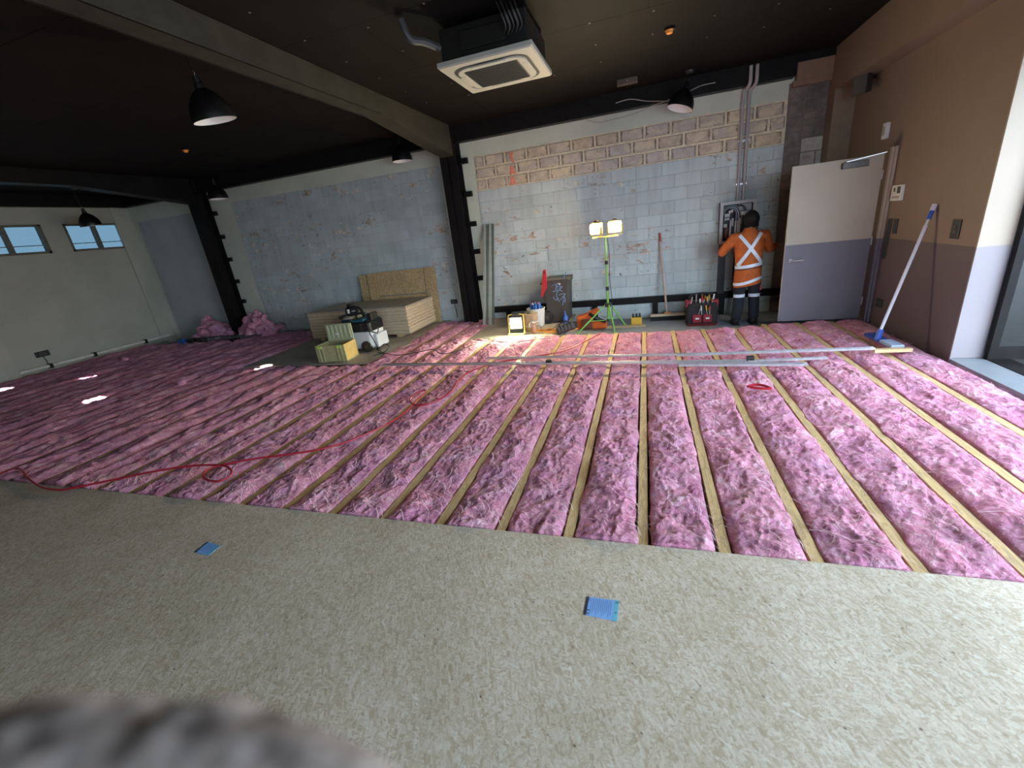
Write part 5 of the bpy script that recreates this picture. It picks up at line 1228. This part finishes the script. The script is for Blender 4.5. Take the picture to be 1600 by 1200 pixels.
# ---- two blue cards on the floor sheets
blue_c = pm('sky_blue_card', (0.20, 0.42, 0.80), 0.5, var=0.04)
cyan_c = pm('cyan_card_band', (0.13, 0.45, 0.62), 0.5, var=0.05); navy_c = pm('navy_card_band', (0.012, 0.02, 0.05), 0.5); ink = pm('card_ink', (0.08, 0.17, 0.42), 0.6)
def card_(c4, lab):
    q = [PZ(x, y, 0.0225) for x, y in c4]          # far-left, far-right, near-right, near-left
    o = thing('instruction_card', (q[0] + q[2]) / 2, lab, 'card', 'blue cards on the floor')
    def uv(u, v, z=0.0): return q[0].lerp(q[1], u).lerp(q[3].lerp(q[2], u), v) + Vector((0, 0, z))
    def patch(u0, u1, v0, v1, mat, nm, z, t=0.0004): MB().prism([uv(u0, v0, z), uv(u1, v0, z), uv(u1, v1, z), uv(u0, v1, z)], (0, 0, t)).build(nm, mat, o)
    patch(0, 1, 0, 1, blue_c, 'card_sheet', -0.001, 0.001)
    patch(0, 0.085, 0, 1, navy_c, 'header_band', 0.0); patch(0.86, 1, 0, 1, cyan_c, 'footer_band', 0.0)
    patch(0.10, 0.125, 0.05, 0.25, ink, 'title_line', 0.0002)
    for v in (0.72, 0.9): patch(0.10, 0.15, v - 0.03, v + 0.03, navy_c, 'icon', 0.0002)
    for j in range(11): patch(0.17 + 0.06 * j, 0.182 + 0.06 * j, 0.06, 0.9 - 0.1 * ((j * 7) % 3), ink, 'text_line', 0.0002, 0.0003)
    for u, v in ((0.90, 0.12), (0.95, 0.12), (0.92, 0.62)): patch(u, u + 0.03, v - 0.03, v + 0.03, navy_c, 'icon', 0.0004)
card_([(916.5, 932), (967.5, 938.5), (964, 971), (911.5, 960)], 'nearer blue instruction card lying on the floor sheet')
card_([(323.5, 846.5), (344.5, 852.5), (326, 868), (303, 863)], 'farther blue instruction card lying on the left of the floor sheet')

# ================================================================== WORKER
wx_, wy_ = 1.47, 7.28
wk = thing('person', (wx_, wy_, SLAB), 'person in orange high-visibility shirt facing the switchboard, back turned', 'person')
def W(x, y, z): return Vector((wx_ + x, wy_ + y, SLAB + z))
def esec(c, rx, ry, n=20, tilt=0.0): return [(c.x + rx * math.cos(2 * math.pi * k / n), c.y + ry * math.sin(2 * math.pi * k / n), c.z + tilt * rx * math.cos(2 * math.pi * k / n)) for k in range(n)]
Lsh, Rsh = W(-0.20, 0.05, 1.30), W(0.20, 0.05, 1.31)
Lel, Rel = W(-0.36, 0.10, 1.09), W(0.29, 0.12, 1.09)
Lwr, Rwr = W(-0.26, 0.30, 1.22), W(0.40, 0.24, 1.12)
# body: one continuous figure
b = MB()
b.loft([esec(W(0, 0.0, 0.80), 0.15, 0.10), esec(W(0, 0.0, 0.95), 0.15, 0.10), esec(W(0, 0.03, 1.15), 0.17, 0.105), esec(W(0, 0.05, 1.30), 0.18, 0.10), esec(W(0, 0.07, 1.37), 0.09, 0.08)])
b.tube([W(0, 0.07, 1.32), W(0.01, 0.10, 1.42), W(0.01, 0.12, 1.46)], [0.058, 0.055, 0.055], 12)
Mhd = Matrix.Translation(W(0.02, 0.14, 1.52)) @ Matrix.Rotation(math.radians(18), 4, 'X') @ Matrix.Rotation(math.radians(14), 4, 'Z')
b.ball((0, 0, 0), (0.076, 0.094, 0.108), 20, 14, None); nh = 20 * 13 + 2
for i in range(len(b.v) - nh, len(b.v)): b.v[i] = Mhd @ b.v[i]
b.ball(Mhd @ Vector((0, 0.055, -0.055)), (0.055, 0.05, 0.06), 14, 10)                       # jaw
b.tube([Mhd @ Vector((0, 0.09, 0.01)), Mhd @ Vector((0, 0.115, -0.03)), Mhd @ Vector((0, 0.095, -0.038))], [0.010, 0.014, 0.012], 8)   # nose
b.tube([Mhd @ Vector((-0.025, 0.095, -0.068)), Mhd @ Vector((0.025, 0.095, -0.068))], 0.009, 8)                                 # lips
for sx in (-1, 1): b.ball(Mhd @ Vector((sx * 0.076, 0.0, -0.01)), (0.012, 0.022, 0.032), 10, 8)
for S_, E_, W_ in ((Lsh, Lel, Lwr), (Rsh, Rel, Rwr)):
    b.tube([S_, S_.lerp(E_, 0.5), E_, E_.lerp(W_, 0.35), W_], [0.052, 0.046, 0.038, 0.038, 0.027], 12)
def hand(wr, d, side):
    d = d.normalized(); up = Vector((0, 0, 1)); s_ = d.cross(up).normalized() * side; n_ = s_.cross(d).normalized()
    b.tube([wr, wr + d * 0.045, wr + d * 0.09], [0.026, 0.038, 0.036], 12, ell=[1, 0.6, 0.5])
    for q, (L, o_) in enumerate(((0.072, -0.028), (0.082, -0.010), (0.076, 0.009), (0.058, 0.027))):
        p0 = wr + d * 0.085 + s_ * o_
        b.tube([p0, p0 + d * L * 0.45 - up * 0.004, p0 + d * L * 0.8 - up * 0.02, p0 + d * L * 0.9 - up * 0.038], [0.0095, 0.009, 0.0085, 0.007], 8)
    p0 = wr + d * 0.03 - s_ * 0.03
    b.tube([p0, p0 - s_ * 0.03 + d * 0.025, p0 - s_ * 0.035 + d * 0.055], [0.012, 0.0105, 0.008], 8)
hand(Lwr, Vector((0.35, 0.9, 0.25)), 1); hand(Rwr, Vector((0.3, 0.95, -0.05)), -1)
for sx, kx, fx_ in ((-1, -0.095, -0.13), (1, 0.10, 0.12)):
    b.tube([W(sx * 0.08, 0.0, 0.84), W(kx, 0.0, 0.62), W(kx * 1.05, 0.02, 0.45), W(kx * 1.1, 0.0, 0.28), W(fx_, -0.01, 0.07)], [0.088, 0.078, 0.055, 0.058, 0.04], 12)
    b.tube([W(fx_, -0.03, 0.05), W(fx_, 0.06, 0.045), W(fx_, 0.17, 0.035)], [0.04, 0.042, 0.032], 10)
bo = b.build('body', skin_m, wk); remesh(bo, 0.007, 3)
# shirt
s = MB()
s.loft([esec(W(0.0, 0.0, 0.60), 0.190, 0.138, tilt=0.15), esec(W(0.0, 0.0, 0.72), 0.188, 0.138), esec(W(0, -0.005, 0.86), 0.178, 0.128), esec(W(0, 0.01, 1.05), 0.190, 0.13), esec(W(0, 0.03, 1.18), 0.205, 0.132), esec(W(0, 0.05, 1.28), 0.205, 0.122), esec(W(0, 0.06, 1.345), 0.15, 0.10), esec(W(0, 0.075, 1.385), 0.085, 0.088), esec(W(0, 0.09, 1.42), 0.075, 0.078)])
for S_, E_, W_ in ((Lsh, Lel, Lwr), (Rsh, Rel, Rwr)):
    s.tube([S_.lerp(W(0, 0.05, 1.28), 0.3), S_, S_.lerp(E_, 0.5), E_, E_.lerp(W_, 0.4), E_.lerp(W_, 0.93)], [0.075, 0.078, 0.070, 0.062, 0.058, 0.045], 14)
so = s.build('shirt', orange_cl, wk); remesh(so, 0.011, 4)
# trousers and boots
t_ = MB()
t_.loft([esec(W(0, 0, 0.66), 0.17, 0.125), esec(W(0, 0, 0.80), 0.175, 0.128), esec(W(0, 0, 0.90), 0.165, 0.118)])
for sx, kx, fx_ in ((-1, -0.095, -0.13), (1, 0.10, 0.12)):
    t_.tube([W(sx * 0.08, 0.0, 0.80), W(kx, 0.0, 0.62), W(kx * 1.05, 0.01, 0.45), W(kx * 1.1, -0.005, 0.28), W(fx_, -0.01, 0.09)], [0.098, 0.093, 0.078, 0.076, 0.072], 14)
to = t_.build('trousers', navy_cl, wk); remesh(to, 0.012, 4)
boot_m = pm('black_leather', (0.012, 0.011, 0.011), 0.5)
for fx_ in (-0.13, 0.12):
    m = MB(); m.tube([W(fx_, -0.05, 0.05), W(fx_, 0.02, 0.05), W(fx_, 0.10, 0.048), W(fx_, 0.19, 0.036)], [0.046, 0.052, 0.05, 0.036], 12).tube([W(fx_, -0.01, 0.04), W(fx_, -0.01, 0.16)], [0.055, 0.056], 12)
    bt = m.build('boot', boot_m, wk); remesh(bt, 0.010, 3)
    MB().box(wx_ + fx_ - 0.05, wx_ + fx_ + 0.05, wy_ - 0.095, wy_ + 0.215, SLAB + 0.0, SLAB + 0.014).build('sole', black_pl, bt)
# hair with a headband
h_ = MB(); h_.ball((0, -0.014, 0.022), (0.104, 0.116, 0.124), 24, 16).ball((0, -0.05, -0.07), (0.095, 0.07, 0.09), 18, 12)
h_.xf(Mhd)
ho = h_.build('hair', hair_m, wk)
remesh(ho, 0.010, 3)
roughen(ho, 60, 0.008, 2)
def wrap_band(obj, zf, half, mat, name, r=0.5, n=40, off=0.006, arc=(0, 360), cx=0.0, cy=0.0, par=None):
    bv = BVHTree.FromPolygons([v.co.copy() for v in obj.data.vertices], [p.vertices[:] for p in obj.data.polygons])
    c0 = root_loc(obj); rows = []
    for sgn in (-1, 0, 1):
        row_ = []
        for k_ in range(n + 1):
            a = math.radians(arc[0] + (arc[1] - arc[0]) * k_ / n); dv = Vector((math.cos(a), math.sin(a), 0))
            z = zf(math.degrees(a)) + sgn * half
            o_ = Vector((wx_ + cx, wy_ + cy, SLAB + z)) + dv * r - c0
            hit = bv.ray_cast(o_, -dv)
            row_.append((hit[0] + c0 + dv * off) if hit[0] is not None else (Vector((wx_ + cx, wy_ + cy, SLAB + z)) + dv * 0.15))
        rows.append(row_)
    m = MB(); m.loft([rows[0], rows[1], rows[2]], caps=False)
    if arc[1] - arc[0] < 359: m.f = [f for f in m.f if not (max(f) % (n + 1) == n and min(f) % (n + 1) == 0)]
    return m.build(name, mat, par or wk, True)
wrap_band(so, lambda a: 0.895 + 0.018 * math.cos(math.radians(a)), 0.022, reflect, 'waist_tape')
wrap_band(so, lambda a: 0.675 + 0.045 * math.cos(math.radians(a)) + 0.01 * math.sin(math.radians(a)), 0.022, reflect, 'hem_tape')
wrap_band(so, lambda a: 0.855 + 0.012 * math.cos(math.radians(a)), 0.007, black_pl, 'belt')
for kx in (-0.095, 0.10): wrap_band(to, lambda a: 0.452, 0.024, reflect, 'leg_tape', r=0.13, n=28, cx=kx * 1.05, cy=0.01, arc=(195, 345))
bvs = BVHTree.FromPolygons([v.co.copy() for v in so.data.vertices], [p.vertices[:] for p in so.data.polygons])
def back_ribbon(p0, p1, half, name, n=22):
    c0 = root_loc(so); a, b_ = Vector((p0[0], p0[1])), Vector((p1[0], p1[1])); d = (b_ - a).normalized(); nn = Vector((-d.y, d.x))
    rows = []
    for k_ in range(n + 1):
        c = a.lerp(b_, k_ / n); row_ = []
        for q in (-1, 0, 1):
            x, z = c.x + nn.x * half * q, c.y + nn.y * half * q
            hit = bvs.ray_cast(Vector((wx_ + x, wy_ - 1.0, SLAB + z)) - c0, Vector((0, 1, 0)))
            row_.append((hit[0] + c0 - Vector((0, 0.006, 0))) if hit[0] is not None else Vector((wx_ + x, wy_ + 0.02, SLAB + z)))
        rows.append(row_)
    m = MB(); vs = [p for r_ in rows for p in r_]
    m._add(vs, [(i * 3 + j, i * 3 + j + 1, (i + 1) * 3 + j + 1, (i + 1) * 3 + j) for i in range(n) for j in range(2)])
    return m.build(name, reflect, wk, True)
back_ribbon((-0.145, 1.335), (0.165, 0.915), 0.023, 'shoulder_tape')
back_ribbon((0.140, 1.345), (-0.160, 0.905), 0.023, 'shoulder_tape')
MB().tube([W(-0.03, 0.05, 1.445), W(0.03, 0.045, 1.447)], 0.006, 6).build('headband', pm('brown_strap', (0.16, 0.10, 0.07), 0.6), ho) if False else None
MB().cbox(wx_ + 0.165, wx_ + 0.19, wy_ - 0.06, wy_ - 0.02, SLAB + 0.52, SLAB + 0.60, 0.006).build('red_tool_grip', red_pl, wk)
MB().tube(smooth_curve([Mhd @ Vector((-0.07, -0.095, -0.075)), Mhd @ Vector((0, -0.128, -0.08)), Mhd @ Vector((0.07, -0.095, -0.075))]), 0.006, 6).build('cap_strap', pm('brown_strap', (0.25, 0.17, 0.13), 0.6), wk, True)

# ================================================================== FLOOR GLINTS from added narrow spot lights that have no visible source
for j, (px, py, e) in enumerate(((3, 608, 1.0), (135, 590, 1.0), (148, 623, 1.0), (410, 571, 1.0), (622, 553, 0.8))):
    p = PZ(px, py, 0.05); l = bpy.data.lights.new('added_glint_spot', 'SPOT'); l.energy = 9000 * e; l.spot_size = math.radians(4.6); l.spot_blend = 0.6; l.shadow_soft_size = 0.01; l.color = (1, 0.96, 0.9)
    o = bpy.data.objects.new('added_glint_spot', l); COL.objects.link(o); src = p + Vector((0.4, -1.2, 3.25)); o.location = src
    o.rotation_euler = (p - src).to_track_quat('-Z', 'Y').to_euler()

# ================================================================== BLURRED SOFT THING CLOSE TO THE LENS
def CAMP(x, y, d): return CPOS + ray(x, y) * d
D0 = 0.135
m = MB()
for (x, y, r_) in ((-60, 1180, 0.020), (40, 1160, 0.017), (110, 1150, 0.016), (190, 1170, 0.019), (260, 1165, 0.018), (330, 1170, 0.017), (400, 1185, 0.018), (470, 1200, 0.017), (540, 1225, 0.016), (585, 1250, 0.014)):
    m.ball(CAMP(x, y + 25, D0 + 0.01), r_, 12, 8)
for (x, y, r_) in ((-60, 1290, 0.035), (100, 1290, 0.035), (260, 1300, 0.035), (420, 1310, 0.03), (540, 1320, 0.022)):
    m.ball(CAMP(x, y, D0 + 0.012), r_, 12, 8)
cm, nt, bb_ = _new('mottled_grey_brown_fleece'); co = coords(nt)
rp = ramp(nt, [(0.38, (0.11, 0.088, 0.08)), (0.5, (0.27, 0.225, 0.205)), (0.64, (0.42, 0.36, 0.335))]); nt.links.new(noise(nt, co, 72, 3, 0.5), rp.inputs[0]); nt.links.new(rp.outputs[0], bb_.inputs['Base Color']); bb_.inputs['Roughness'].default_value = 0.95
o = m.build('fleece_cloth', cm); remesh(o, 0.004, 3)
roughen(o, 70, 0.008, 4)
tag(o, 'out-of-focus mottled grey-brown fuzzy fabric at the bottom left corner', 'fabric')
